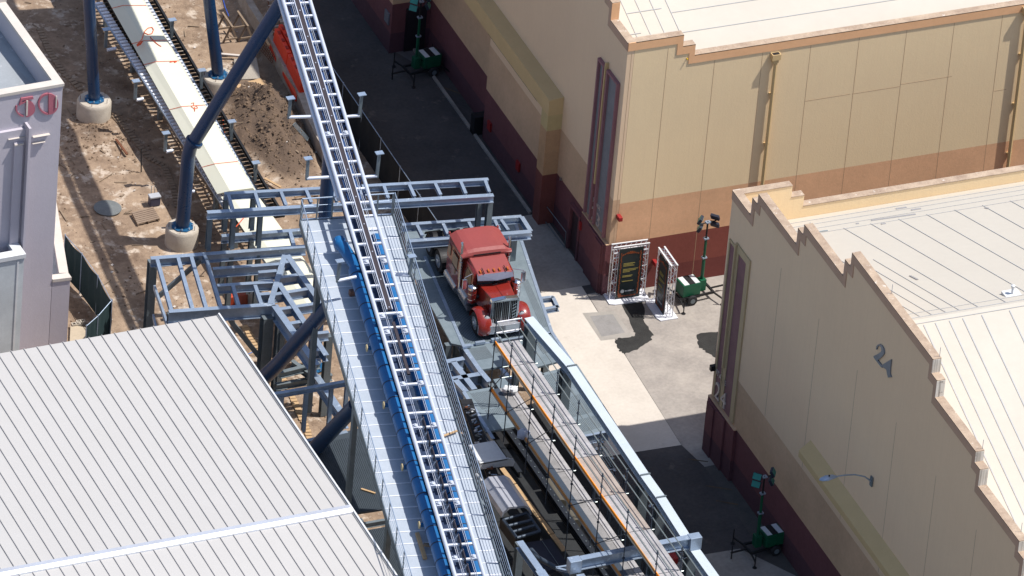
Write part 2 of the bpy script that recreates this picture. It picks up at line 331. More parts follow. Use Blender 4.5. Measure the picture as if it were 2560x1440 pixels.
# ================================================================== THE TWO SOUND STAGES
LV = [(0, 1.93, 13.08), (1.93, 2.45, 13.95), (2.45, 6.37, 14.46), (6.37, 6.9, 15.27), (6.9, 10.85, 15.78), (10.85, 11.4, 16.6), (11.4, 19.4, 17.27)]
LV = LV+[(30.8-b, 30.8-a, z) for a, b, z in reversed(LV[:-1])]
SL = [(0, 2.6, 13.08), (2.6, 3.2, 12.5), (3.2, 34, 11.95)]
def prof(levels):                                  # stepped outline, left to right
    q = []
    for a, b, z in levels: q += [(a, z), (b, z)]
    return q
def lower(levels, d=.42, s_=.26):
    q = []; n = len(levels)
    for i, (a, b, z) in enumerate(levels):
        if i > 0: a = a+(s_ if levels[i-1][2] < z else 0) + (0 if levels[i-1][2] < z else -s_)
        if i < n-1: b = b+(s_ if levels[i+1][2] > z else -s_)
        q += [(a, z-d), (b, z-d)]
    return q
def stage(name, label, x0, y0, s, mw, ms, trim_w, trim_s, full):
    root = thing(name, label, 'building', (x0, y0, 0))
    T = lambda t, z, x=0.: Vector((x0+x, y0+s*t, z))
    W = lambda x, z, t=0.: Vector((x0+x, y0+s*t, z))
    # gable wall
    pr = prof(LV); poly = [T(0, -.3)]+[T(t, z-.04) for t, z in pr]+[T(30.8, -.3)]
    mb = MB(); mb.prism(poly, (.32, 0, 0)); mb.done('gable_wall', mw, root)
    # side wall facing the neighbour / the camera
    ps = prof(SL); poly = [W(.33, -.3)]+[W(max(x, .33), z-.04) for x, z in ps]+[W(34, -.3)]
    mb = MB(); mb.prism(poly, (0, s*.32, 0)); mb.done('side_wall', ms, root)
    if full: MB().box((x0+.33, min(y0+s*30.48, y0+s*30.8), -.3), (x0+34, max(y0+s*30.48, y0+s*30.8), 11.9)).done('rear_wall', ms, root)
    # painted coping bands standing 3 cm proud
    lo = lower(LV); poly = [T(t, z, -.035) for t, z in pr]+[T(t, z, -.035) for t, z in reversed(lo)]
    MB().prism(poly, (.034, 0, 0)).done('coping_band', trim_w, root)
    lo = lower(SL); poly = [W(x, z, -.035) for x, z in ps]+[W(x, z, -.035) for x, z in reversed(lo)]
    MB().prism(poly, (0, s*.034, 0)).done('coping_band', trim_s, root)
    # coping tops and step risers
    mb = MB()
    for i, (a, b, z) in enumerate(LV):
        mb.box((x0-.035, min(y0+s*a, y0+s*b), z-.035), (x0+.345, max(y0+s*a, y0+s*b), z+.003))
        if i:
            z0 = LV[i-1][2]; e = .012 if z > z0 else -.012
            mr = MB(); mr.box((x0-.034, min(y0+s*a, y0+s*(a-e)), min(z, z0)+.004), (x0+.344, max(y0+s*a, y0+s*(a-e)), max(z, z0)-.036)); mr.done('step_riser', trim_s, root)
    for i, (a, b, z) in enumerate(SL):
        if i == 0: a = .346/1.
        mb.box((x0+a, min(y0-s*.035, y0+s*.345), z-.035), (x0+b, max(y0-s*.035, y0+s*.345), z+.003))
    mb.done('coping_top', m_coptop, root)
    # roof: gabled, ridge along x
    zr, ze, th = 16.35, 11.35, .2
    def rz(t): return ze+(zr-ze)*(1-abs(t-15.4)/15.07)
    for side in (0, 1):
        t0, t1 = (.33, 15.4) if side == 0 else (15.4, 30.47)
        mb = MB(); mb.add([T(t0, rz(t0), .33), T(t1, rz(t1), .33), T(t1, rz(t1), 34), T(t0, rz(t0), 34), T(t0, rz(t0)-th, .33), T(t1, rz(t1)-th, .33), T(t1, rz(t1)-th, 34), T(t0, rz(t0)-th, 34)],
              [(0, 1, 2, 3), (7, 6, 5, 4), (0, 4, 5, 1), (1, 5, 6, 2), (2, 6, 7, 3), (3, 7, 4, 0)]).done('roof_slope', m_roofw, root)
    return root, T, W, rz
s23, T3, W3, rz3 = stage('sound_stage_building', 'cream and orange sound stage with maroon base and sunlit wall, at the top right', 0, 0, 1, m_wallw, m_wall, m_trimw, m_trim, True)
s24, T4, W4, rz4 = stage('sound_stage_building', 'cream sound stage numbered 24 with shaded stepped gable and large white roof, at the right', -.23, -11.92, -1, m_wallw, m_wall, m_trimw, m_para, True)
def seam(mb, a, b, w=.03, lift=.012):
    a = Vector(a); b = Vector(b); mb.bar(a, b, w, .02, (0, 0, 1), lift)
# --- roof seams
mb = MB()
for x in (.9, 1.45, 1.97, 2.6, 3.2, 4.05, 5.3, 6.6, 7.9, 9.2, 10.5, 11.8, 13.2):
    seam(mb, T4(2.6 if x > 4 else 4+x, rz4(2.6 if x > 4 else 4+x), x), T4(15.1, rz4(15.1), x)); seam(mb, T4(15.7, rz4(15.7), x-.1), T4(30.3, rz4(30.3), x-.1), .05)
for t in (.9, 1.45, 2.05, 2.7): seam(mb, T4(t, rz4(t), .5), T4(t, rz4(t), 20), .015)
seam(mb, T4(14.6, rz4(14.6), .5), T4(14.6, rz4(14.6), 20), .015)
mb.done('roof_seam', m_seam, s24)
mb = MB(); seam(mb, T4(15.15, rz4(15.15), .4), T4(15.15, rz4(15.15), 22), .03); seam(mb, T4(15.6, rz4(15.6), .4), T4(15.6, rz4(15.6), 22), .03); mb.done('ridge_flashing', m_seam, s24)
mb = MB()
for (px, py, qx, qy) in ((2178, 552, 2289, 536), (2240, 523, 2266, 519), (2278, 526, 2302, 522), (2203, 561, 2214, 559), (2275, 690, 2294, 700), (2462, 520, 2471, 522), (2140, 560, 2147, 559)):
    # find the point of the north slope under those pixels
    def hit(px, py):
        d = _ray(px, py); k = (16.35-11.35)/15.07
        # z = ze + k*t , t = -(y - y0)
        y0 = -11.92; tt = (11.35+k*(y0-.33-_C[1])-_C[2]+0)/(d[2]+k*d[1]); return Vector(_C+d*tt)
    a, b = hit(px, py), hit(qx, qy); mb.bar(a, b, .09, .02, (0, 0, 1), .02)
mb.done('roof_patch', m_patch, s24)
mb = MB()
for x in (.75, 1.35, 2.0, 2.65, 3.35): seam(mb, T3(.4, rz3(.4), x), T3(15, rz3(15), x-.0), .03)
k = 0
for t in (.8, 1.9, 3.0, 4.15, 5.3, 6.4, 7.5): seam(mb, T3(t, rz3(t), 3.35 if k % 3 else 2.6), T3(t, rz3(t), 33), .035); k += 1
for t, x, y in ((2.2, .75, 1.6), (3.3, 1.35, 3.0), (5.0, 3.4, 5.2)): seam(mb, T3(t, rz3(t), x), T3(t, rz3(t), y), .05)
mb.done('roof_seam', m_seam, s23)
# --- vertical panel joints on the sunlit wall
mb = MB(); jx = [PY(a, b, 0).x for a, b in ((1581, 118), (1673, 98), (1787, 150), (1908, 120), (2029, 100), (2149, 90), (2269, 60), (2389, 35), (2509, 20))]
for x in jx: mb.box((x-.010, -.004, 0), (x+.010, .002, 11.5 if x > 3.2 else 12.5))
for (a, b, q, r_) in ((2013, 253, 2126, 235), (2130, 235, 2250, 212), (2252, 211, 2380, 192), (2485, 228, 2516, 222)):
    A = PY(a, b, 0); B = PY(q, r_, 0); mb.box((A.x, -.004, A.z-.01), (B.x, .002, A.z+.01))
mb.done('panel_joint', m_line, s23)
m_jf = mat('joint_faint', (.45, .33, .23, 1), .9)
for t in (5.2, 9.1, 13, 16.9, 20.8, 24.7): MB().box((-.234, T4(t, 0).y-.012, 5), (-.228, T4(t, 0).y+.012, 12.5)).done('panel_joint', m_jf, s24)
# --- west face insets, fins and bases
def inset(root, T, y_list, zt, zb, m_in, m_fr, fin_t, prow):
    fr = MB(); pn = MB()
    for q_, (t0, t1) in enumerate(y_list):
        a, b = sorted((T(t0, 0).y, T(t1, 0).y)); x = T(0, 0).x
        pn.box((x-.03, a+.0, zb), (x-.002, b, zt)); w_ = .11 if prow > .13 or q_ == 0 else .34
        fr.box((x-prow, a-w_, zb), (x-.001, a-.002, zt+w_)); fr.box((x-prow, b+.002, zb), (x-.001, b+w_, zt+w_)); fr.box((x-prow, a-.001, zt+.002), (x-.001, b+.001, zt+w_-.003))
    pn.done('inset_panel', m_in, root); fr.done('inset_frame', m_fr, root)
    y = T(fin_t, 0).y; x = T(0, 0).x
    MB().box((x-.17, y-.04, 4.75), (x-.001, y+.045, zt+.35)).done('fin', m_fr if prow < .13 else m_olive2, root)
inset(s23, T3, [(.52, 1.5), (2.02, 2.5)], 10.65, 2.75, m_greyp, m_pink, 1.76, .16)
inset(s24, T4, [(.35, .85), (1.25, 2.05)], 10.7, 2.75, m_mauve, m_insetfr, 1.05, .07)
for root, T, sg in ((s23, T3, 1), (s24, T4, -1)):
    x = T(0, 0).x
    mb = MB()
    for t0, t1, dx, zt in ((-.02, 2.75, .14, 2.66), (.12, 1.9, .22, 2.58), (.2, .9, .28, 2.5)):
        a, b = sorted((T(t0, 0).y, T(t1, 0).y)); mb.box((x-dx, a, -.05), (x-.002, b, zt))
    mb.done('pilaster_base', m_wallw, root)
# door alcove beside the pilaster of the northern stage with a red box on it
d = MB(); d.box((-.19, 2.78, 0), (-.002, 2.95, 2.2)); d.box((-.19, 3.85, 0), (-.002, 4.0, 2.2)); d.box((-.19, 2.78, 2.202), (-.002, 4.0, 2.35)); d.done('door_frame', m_wallw, s23)
MB().box((-.05, 2.96, 0), (-.003, 3.84, 2.19)).done('door', mat('door_dark', (.04, .02, .025, 1), .6), s23)
MB().box((-.22, 2.62, 1.75), (-.142, 2.77, 2.15)).done('alarm_box', m_redp, s23)
# portals round the tall scenery doors
def portal(root, T, t0, tc, t1, sill, door, xp=.95):
    x = T(0, 0).x; yy = lambda a, b: sorted((T(a, 0).y, T(b, 0).y))
    a, b = yy(t0, tc)
    if door: MB().box((x-xp, a, -.05), (x-.001, b, 5.75)).done('portal_column', m_olive, root)
    a, b = yy(t0, t1); c = (x-xp, x-.001)
    mb = MB(); zl, zh, zt = (5.752, 6.55, 6.62) if door else (6.0, 6.3, 6.72)
    poly = [Vector((c[0], a, zl)), Vector((c[0], a, zh)), Vector((c[1], a, zt)), Vector((c[1], a, zl))]
    mb.prism(poly, (0, b-a, 0)); mb.done('lintel', m_olive2, root)
    if not door: return
    a, b = yy(tc, door)
    MB().box((x-xp*.62, a+.001, -.05), (x-.002, b, 5.74)).done('scenery_door', m_wallw, root)
    return
portal(s23, T3, 5.95, 6.65, 30.0, 0, 13.25, .7)
portal(s24, T4, 9.6, 10.5, 26.5, 0, 0, .5)
MB().box((-.45, 6.66, 2.7), (-.436, 6.69, 5.7)).done('door_joint', m_black, s23)
MB().box((-.71, 7.2, 5.74), (-.702, 13.0, 5.75)).done('lintel_joint', m_black, s23)
for y in (12.3, 8.9): MB().box((-.52, y, .9), (-.436, y+.35, 1.35)).done('hydrant_cabinet', m_redp, s23)
MB().box((-.75, 13.5, 0), (-.002, 13.95, .95)).done('door_stop', m_black, s23)
MB().box((-.12, 5.3, 2.65), (-.036, 5.42, 2.78)).done('wall_camera', m_chromed, s23)
MB().box((-.13, 2.95, 1.62), (-.191, 3.02, 1.78)).done('call_box', m_black, s23)
# red fixture high on the sunlit wall, casting its long shadow
q = PY(1548, 545, -.15); MB().box((q.x-.09, -.34, q.z-.08), (q.x+.09, -.002, q.z+.12)).done('wall_bell', m_redp, s23, bevel=.02)
q = PY(1636, 655, -.1); MB().box((q.x-.08, -.34, q.z-.1), (q.x+.08, -.002, q.z+.1)).done('wall_bell', m_redp, s23, bevel=.02)
q = PY(1717, 146, 0); MB().tube([(q.x, -.10, q.z), (q.x, .0, q.z)], .03).done('scupper', m_yellow, s23)
# downpipes with hopper heads
def downpipe(px, py, zend):
    q = PY(px, py, -.15); x, z = q.x, q.z
    h = MB(); h.box((x-.2, -.28, z-.28), (x+.2, -.003, z)); h.box((x-.13, -.24, z-.45), (x+.13, -.003, z-.281)); o = h.done('downpipe_hopper', m_olive2, s23)
    MB().box((x-.16, -.25, z+.001), (x+.16, -.06, z+.006)).done('hopper_mouth', m_black, o)
    p = MB(); p.tube([(x+.03, -.15, z-.45), (x+.03, -.15, 0)], .085, 8)
    for k in range(4): p.box((x-.09, -.14, 1.5+k*2.6), (x+.15, -.003, 1.56+k*2.6))
    p.done('downpipe', m_olive2, s23, smooth=True)
    MB().box((x-.32, -.004, z-.5), (x+.32, -.001, z+.12)).done('hopper_plate', m_wall, s23)
downpipe(1940, 134, 0); downpipe(2569, 18, 0)
# northern wing beyond the alcove
root = s23
mb = MB(); mb.box((-1.9, 21.0, -.1), (-.001, 48, 9.5)); mb.done('north_wing', m_wallw, root)
MB().box((-1.2, 20.93, 0), (-.2, 20.999, 2.3)).done('alcove_door', mat('door_black', (.02, .015, .02, 1), .5), root)
q = PX(968, 42, -1.92); MB().box((-1.96, q.y-.25, q.z-.3), (-1.902, q.y+.25, q.z+.3)).done('wall_notice', mat('notice', (.16, .16, .18, 1), .5), root)
# number 24 high on the gable and STAGE 24 on the pilaster (traced in the wall plane)
def glyph(polys, root, m, name, fn, dx=-.06):
    mb = MB()
    for poly in polys:
        pts = [fn(x, y) for x, y in poly]; mb.prism(pts, (dx, 0, 0) if abs(dx) > 0 else (0, -.06, 0))
    return mb.done(name, m, root)
z3 = lambda X, Y: (2160+X/2.4825, 860+Y/2.4825)
f4 = lambda x, y: PX(*z3(x, y), -.232)
two = [[(82, 32), (84, 14), (92, 3), (104, 0), (118, 8), (128, 26), (132, 48), (130, 62), (118, 78), (92, 100), (122, 138), (119, 147), (108, 136), (68, 83), (66, 74), (95, 60), (112, 48), (116, 36), (112, 18), (102, 8), (94, 12), (88, 24), (86, 34)]]
four = [[(176, 94), (118, 129), (123, 141), (146, 158), (151, 186), (157, 208), (166, 203), (176, 205), (168, 182), (171, 140)], [(126, 128), (130, 126), (156, 104), (156, 160), (150, 154)]]
glyph(two+four[:1], s24, m_signsteel, 'number_sign', f4)
y24 = PX(1800, 950, -.262).y
text_mesh('STAGE', .34, .02, (-.28, -12.20, 3.98), (0, -1, 0), (0, 0, 1), 'stage_lettering', m_signpale, s24, .95)
text_mesh('24', 1.15, .03, (-.29, -12.32, 2.88), (0, -1, 0), (0, 0, 1), 'stage_number', m_signpale, s24, .95)
text_mesh('STAGE', .30, .02, (-.05, 1.95, 3.72), (0, -1, 0), (0, 0, 1), 'stage_lettering', m_signpale, s23, .9)
text_mesh('23', .95, .03, (-.05, 1.95, 2.84), (0, -1, 0), (0, 0, 1), 'stage_number', m_signpale, s23, .95)
# roof vent + lightning rods on the white roof
q = hit(2530, 737); MB().box((q.x-.35, q.y-.3, q.z-.1), (q.x+.35, q.y+.3, q.z+.06)).tube([q, q+V(0, 0, .38)], .05).lathe((q.x, q.y, q.z+.38), [(.09, 0), (.09, .08), (.02, .12)], 10).done('roof_vent', m_whitep, s24)
for t in (6.75, 11.3, 14.6, 19.3, 23.8, 27.8):
    z = [l[2] for l in LV if l[0] <= t <= l[1]][0]; a = T4(t, z, .3); MB().tube([a, a+V(0, 0, .45)], .012, 5).done('lightning_rod', m_galv, s24)
a = T4(6.75, 15.2, .25); MB().tube([a, a+V(.9, .0, -.03)], .03, 6).done('roof_conduit', m_galvd, s24)
MB().box((-.5, -12.18, 4.05), (-.232, -12.0, 4.3)).done('wall_light', m_black, s24)
# street lamp bracketed off the gable
a = PX(2180, 1203, -.25); b = P(2110, 1190, a.z+.55)
t = thing('street_lamp', 'grey cobra-head street lamp reaching out on a curved arm from the shaded gable wall', 'street lamp', a)
MB().box((a.x-.06, a.y-.1, a.z-.22), (a.x-.0, a.y+.1, a.z+.22)).done('wall_plate', m_galvd, t)
pts = [a+V(-.03, 0, 0), a+V(-.35, .03, .28), a+V(-.8, .05, .45), a+V(-1.25, .07, .5), a+V(-1.6, .08, .5)]
MB().tube(pts, .035, 8, r2=.028).done('arm', m_galv, t, smooth=True)
h = MB(); c = pts[-1]; vs = [(0, .06, 0), (-.15, .13, .02), (-.45, .18, 0), (-.68, .12, -.02), (-.78, .03, -.03)]
n = 10; base = 0
for dx, r_, dz in vs:
    for j in range(n): th = 2*math.pi*j/n; h.v.append(c+V(dx, r_*math.cos(th), dz+r_*.45*math.sin(th)))
for i in range(4):
    for j in range(n): p_ = i*n+j; q_ = i*n+(j+1) % n; h.f.append((p_, q_, q_+n, p_+n))
h.f.append(tuple(range(n))); h.f.append(tuple(range(4*n, 5*n))); lh = h.done('lamp_head', m_galv, t, smooth=True)
MB().tube([c+V(-.35, 0, .06), c+V(-.35, 0, .13)], .035, 8).done('photocell', m_black, lh)
# ================================================================== LEFT-HAND BUILDINGS
yw = math.radians(2.0); ex = Vector((math.cos(yw), math.sin(yw), 0)); ey = Vector((-math.sin(yw), math.cos(yw), 0))
O50 = P(120, 880, 0)
def L50(x, y, z): return O50+ex*x+ey*y+V(0, 0, z)
def obox(mb, fn, a, b):
    x0, y0, z0 = a; x1, y1, z1 = b
    return mb.add([fn(x0, y0, z0), fn(x1, y0, z0), fn(x1, y1, z0), fn(x0, y1, z0), fn(x0, y0, z1), fn(x1, y0, z1), fn(x1, y1, z1), fn(x0, y1, z1)],
                  [(0, 3, 2, 1), (4, 5, 6, 7), (0, 1, 5, 4), (1, 2, 6, 5), (2, 3, 7, 6), (3, 0, 4, 7)])
b50 = thing('stage_building', 'lavender grey building numbered 50 in rose on its front wall, at the upper left', 'building', O50)
H = 13.62
obox(MB(), L50, (-12, 0, -.3), (0, .34, H)).done('front_wall', m_lav, b50)
obox(MB(), L50, (-.34, .341, -.3), (0, 26, H-.002)).done('side_wall', m_lav, b50)
mb = MB(); obox(mb, L50, (-12, -.05, H+.001), (.05, .36, H+.14)); obox(mb, L50, (-.36, .361, H+.001), (.05, 6.75, H+.138))
obox(mb, L50, (-.40, 6.752, H+.002), (.09, 7.6, H+.55)); obox(mb, L50, (-.40, 7.602, H+.002), (.09, 14, H+.95)); mb.done('parapet_coping', m_lavt, b50)
mb = MB(); zr = H-.95
mb.add([L50(-12, .35, zr), L50(-.35, .35, zr), L50(-1.5, 9, zr-.15), L50(-1.5, 26, zr), L50(-12, 26, zr)], [(0, 1, 2, 3, 4)]); mb.add([L50(-.35, .35, zr), L50(-.35, 26, zr), L50(-1.5, 26, zr), L50(-1.5, 9, zr-.15)], [(0, 1, 2, 3)])
mb.done('roof', m_metroof, b50)
mb = MB()
for x0, x1 in ((-3.6, -2.9), (-5, -3.6), (-2.4, -1.3)): mb.bar(L50(x0, .4, zr+.02), L50(x1-1.2, 14, zr+.02), .05, .04)
mb.done('roof_seam', m_metroof, b50)
# stepped pilasters and the cross of fins on the front
def f50(x, y, d=0.): return PYr(x, y, d)
def PYr(px, py, d):                                # point on the front wall's plane pushed d metres out
    n = -ey; o = O50+n*d; r_ = Vector(_ray(px, py)); c = Vector(_C); t = (o-c).dot(n)/r_.dot(n); return c+r_*t
def loc50(p): q = p-O50; return q.dot(ex), q.dot(ey), q.z
def plate(px0, py0, px1, py1, d0, d1, m, name, parent=b50, zbot=None):
    a = loc50(PYr(px0, py0, d1)); b = loc50(PYr(px1, py1, d1)); x0, x1 = sorted((a[0], b[0])); z0, z1 = sorted((a[2], b[2]))
    if zbot is not None: z0 = zbot
    return obox(MB(), L50, (x0, -d1, z0), (x1, -d0, z1)).done(name, m, parent)
plate(-40, 340, 65, 342, .001, .16, m_lav, 'pilaster', zbot=-.3)
plate(37, 360, 58, 362, .161, .30, m_lav, 'pilaster', zbot=-.3)
plate(73, 322, 79, 324, .001, .55, m_lav, 'cross_fin', zbot=0)
plate(84, 345, 126, 337, .001, .16, m_lavt, 'cross_fin'); plate(82, 361, 114, 355, .001, .16, m_lavt, 'cross_fin'); plate(22, 350, 64, 343, .162, .26, m_lavt, 'cross_fin'); plate(37, 366, 60, 359, .301, .36, m_lavt, 'cross_fin')
# the rose numerals: half outlined, half solid
z4 = lambda X, Y: (X/4., Y/4.)
def ellipse_pts(cx, cy, rx, ry, a0, a1, n=18, tilt=0.):
    q = []
    for i in range(n+1):
        a = math.radians(a0+(a1-a0)*i/n); x = rx*math.cos(a); y = ry*math.sin(a); q.append((cx+x*math.cos(tilt)-y*math.sin(tilt), cy+x*math.sin(tilt)+y*math.cos(tilt)))
    return q
def numeral(polys, m, name, d0=.01, d1=.08):
    mb = MB()
    for poly in polys:
        front = [PYr(*z4(x, y), d1) for x, y in poly]; mb.prism(front, ey*(d1-d0))
    return mb.done(name, m, b50)
def ring(cx, cy, rx, ry, a0, a1, w_, tilt=0.): return ellipse_pts(cx, cy, rx, ry, a0, a1, 18, tilt)+list(reversed(ellipse_pts(cx, cy, rx-w_, ry-w_*1.1, a0, a1, 18, tilt)))
numeral([ring(485, 1042, 103, 108, 92, 268, 16), ellipse_pts(487, 1042, 98, 106, -88, 88)+[(487, 1148), (487, 936)]], m_signpink, 'numeral_zero')
numeral([ring(255, 1088, 98, 85, 100, 200, 14), ellipse_pts(262, 1088, 90, 84, -82, 88)+[(262, 1172), (262, 1004)], [(190, 1058), (212, 985), (330, 966), (338, 990), (225, 1006), (214, 1035), (262, 1005), (262, 1022)]], m_signpink, 'numeral_five')
numeral([[(266, 1010), (282, 1008), (276, 1156), (262, 1158)]], m_signwhite, 'numeral_stroke', .081, .12); numeral([[(560, 962), (573, 962), (565, 1080), (556, 1080)]], m_signwhite, 'numeral_stroke', .081, .12)
# low wing at the corner
wz = 3.75; A = P(176, 694, wz); B = P(136, 490, wz); A0 = L50(.02, 0.0, 0); d = (B-A); d.z = 0; nrm = Vector((-d.y, d.x, 0)).normalized()
if nrm.x > 0: nrm = -nrm
mb = MB(); mb.prism([V(A0.x, A0.y, -.3), V(A.x, A.y, -.3), V(A.x, A.y, wz-.12), V(A0.x, A0.y, wz-.12)], ey*.3); mb.prism([V(A.x, A.y, -.3)+ey*.301, V(B.x, B.y, -.3), V(B.x, B.y, wz-.12), V(A.x, A.y, wz-.12)+ey*.301], nrm*.3)
mb.done('wing_wall', m_lav, b50)
mb = MB(); mb.prism([V(A0.x, A0.y-.04, wz-.118), V(A.x+.04, A.y-.04, wz-.118), V(A.x+.04, A.y-.04, wz+.03), V(A0.x, A0.y-.04, wz+.03)], ey*.38); mb.prism([V(A.x, A.y, wz-.118)-nrm*.04+ey*.341, V(B.x, B.y, wz-.118)-nrm*.04, V(B.x, B.y, wz+.03)-nrm*.04, V(A.x, A.y, wz+.03)-nrm*.04+ey*.341], nrm*.40)
mb.done('wing_coping', m_lavt, b50)
MB().add([V(A0.x, A0.y+.3, wz-.7), V(A.x-.3, A.y+.3, wz-.7), V(B.x-.2, B.y, wz-.7), V(A0.x, B.y, wz-.7)], [(0, 1, 2, 3)]).done('wing_roof', m_pale, b50)
# small white block in front
zt = 6.2; Aw = P(61, 634, zt); ws = thing('flat_roof_block', 'small pale flat-roofed block with a white parapet, cut off by the left edge', 'building', (Aw.x, Aw.y, 0))
def LW(x, y, z): return V(Aw.x, Aw.y, 0)+ex*x+ey*y+V(0, 0, z)
mb = MB(); obox(mb, LW, (-6, 0, -.3), (0, .3, zt-.2)); obox(mb, LW, (-.3, .301, -.3), (0, 2.0, zt-.2)); mb.done('wall', m_pale, ws)
mb = MB(); obox(mb, LW, (-6, -.06, zt-.199), (.06, .38, zt)); obox(mb, LW, (-.38, .381, zt-.199), (.06, 2.05, zt)); mb.done('parapet_coping', m_whitep, ws)
obox(MB(), LW, (-6, .3, zt-1.1), (-.3, 2.0, zt-1.0)).done('roof', mat('well_roof', (.10, .14, .2, 1), .6), ws)
obox(MB(), LW, (-.32, -.03, 1.), (-.24, -.001, zt-.3)).done('corner_seam', m_whitep, ws)
# ------------------------------------------------------------------ white standing-seam shed
k = thing('metal_roof_shed', 'shed with a white standing-seam metal roof and bright ridge cap, at the lower left', 'shed', P(300, 1100, 0))
BR = P(545, 788, 7.4); RR = P(876, 1272, 8.1); FR = P(1062, 1552, 7.5); BL = P(-380, 950, 7.4); RL = P(-70, 1447, 8.1); RL = RR+(BL-BR); FL = RL+(FR-RR)
mb = MB(); mb.add([BL, BR, RR, RL]+[p-V(0, 0, .12) for p in (BL, BR, RR, RL)], [(0, 1, 2, 3), (7, 6, 5, 4), (0, 4, 5, 1), (1, 5, 6, 2)]); mb.done('roof_slope', m_white, k)
mb = MB(); mb.add([RL, RR, FR, FL]+[p-V(0, 0, .12) for p in (RL, RR, FR, FL)], [(0, 1, 2, 3), (7, 6, 5, 4), (1, 5, 6, 2), (2, 6, 7, 3)]); mb.done('roof_slope', m_white, k)
dirb = (RR-BR); dirf = (FR-RR); ua = (BL-BR).normalized(); sp = (P(505, 795, 7.4)-P(25, 885, 7.4)).length/15
ribs = MB()
for i in range(48):
    o = ua*(sp*i+(.04 if i == 0 else .04)); a = BR+o; b = RR+o
    if i*sp > (BL-BR).length: break
    r_ = MB(); r_.bar(a+V(0, 0, .02), b+V(0, 0, .02), .03, .045); r_.done('standing_seam', m_seamr, k)
    r_ = MB(); r_.bar(RR+o+V(0, 0, .02)+dirf.normalized()*.15, RR+o+dirf+V(0, 0, .02), .03, .045); r_.done('standing_seam', m_seamr, k)
mb = MB(); uL = (RL-RR).normalized(); e = V(0, -.19, 0); up = V(0, 0, .09)
mb.prism([RR+V(0, .26, -.02), RR+V(0, .18, .09), RR+V(0, -.10, .13), RR+V(0, -.28, .05), RR+V(0, -.32, -.06)], RL-RR); mb.done('ridge_cap', m_ridge, k)
mb = MB(); mb.bar(BR+V(.03, 0, .05), RR+V(.03, 0, .05), .07, .12); mb.bar(RR+V(.03, 0, .05), FR+V(.03, 0, .05), .07, .12); mb.done('rake_trim', m_whitep, k)
g = MB(); wb = [V(p.x-.25 if p in (BR, RR, FR) else p.x, p.y, 0) for p in (BR, FR)]
g.prism([V(BR.x-.3, BR.y-.4, -.3), V(FR.x-.3, FR.y+.2, -.3), V(FR.x-.3, FR.y+.2, FR.z-.14), V(RR.x-.3, RR.y, RR.z-.14), V(BR.x-.3, BR.y-.4, BR.z-.14)], (-.15, 0, 0)); g.done('gable_wall', m_pale, k)
MB().prism([V(BR.x-.46, BR.y-.4, -.3), V(BL.x, BL.y-.4, -.3), V(BL.x, BL.y-.4, 7.2), V(BR.x-.46, BR.y-.4, 7.2)], (0, -.15, 0)).done('back_wall', m_pale, k)
# ================================================================== BLUE COLUMNS
def footing(px, py, r_, h, label, rootname='column_footing'):
    c = P(px, py, h); t = thing(rootname, label, 'footing', (c.x, c.y, -.1))
    prof_ = [(r_+.02, 0), (r_+.02, h-.02), (r_-.02, h+.06), (r_-.05, h+.1)]
    MB().lathe((c.x, c.y, -.1), prof_, 28).done('concrete_drum', m_footing, t, smooth=True)
    for i in range(5):
        rb = MB()
        a = i*1.26+.4; x = c.x+math.cos(a)*(r_-.12); y = c.y+math.sin(a)*(r_-.12); rb.tube([(x, y, h), (x, y, h+.22)], .012, 5); rb.done('anchor_rod', m_rust, t)
    return V(c.x, c.y, h+.005)
def column(label, pts, r_, flange=True, nm='support_column'):
    t = thing(nm, label, 'column', pts[0]); MB().tube(pts, r_, 20).done('shaft', m_navy, t, smooth=True)
    if flange:
        c = Vector(pts[0]); f = MB().lathe(c, [(r_+.2, 0), (r_+.2, .05), (r_+.02, .052), (r_+.02, .10)], 8).done('base_flange', mat_blue2, t)
        for i in range(8):
            a = i*math.pi/4+.39; MB().lathe(c+V(math.cos(a)*(r_+.12), math.sin(a)*(r_+.12), .045), [(.03, 0), (.03, .09)], 6).done('anchor_nut', m_galv, f)
    return t
mat_blue2 = mat('flange_blue', (.015, .10, .22, 1), .4)
fa = footing(236, 248, .76, .85, 'pale round concrete footing under the leftmost blue column, beside the building numbered 50')
column('dark blue steel column standing on the pale footing nearest the building numbered 50', [fa, PY(222, -6, fa.y-.1), PY(214, -120, fa.y-.1)], .27)
fb = footing(545, 187, .74, .85, 'muddy round concrete footing beside the grey plywood sheet')
column('dark blue steel column rising from the muddy footing beside the plywood', [fb, PY(522, -4, fb.y), PY(512, -120, fb.y)], .27)
fc = footing(456, 566, .72, .85, 'tall round concrete footing left of the steel frame, with rods sticking up')
# ================================================================== COASTER TRACK (rails climb away from the camera)
T0 = P(741, 0, 13.7); T1 = P(1174, 1440, 9.2); TD = (T1-T0).normalized(); TN = Vector((-TD.y, TD.x, 0)).normalized(); TN = -TN if TN.x < 0 else TN
UP = TN.cross(TD); UP = UP if UP.z > 0 else -UP
def PT(px, py, off=0.):                             # -> (s, n) on the track's plane lowered by off
    o = T0+V(0, 0, off); r_ = Vector(_ray(px, py)); c = Vector(_C); t = (o-c).dot(UP)/r_.dot(UP); q = c+r_*t-o
    return q.dot(TD), q.dot(TN)
def TL(s, n, h=0.): return T0+TD*s+TN*n+V(0, 0, h)
nl = (PT(707.5, 0)[1]+PT(1137.5, 1440)[1])/2; nr = (PT(774.5, 0)[1]+PT(1210.5, 1440)[1])/2; nc = (nl+nr)/2; G = nr-nl
S0, S1 = -24., 41.5
sd = PT(880, 545, -1.45)[0]                         # where the walkway starts
m_nose = mat('nosing_bright', (.72, .74, .80, 1), .5)
trk = thing('coaster_track', 'silver railed coaster track climbing straight up through the middle of the site', 'coaster track', TL(20, nc, -2))
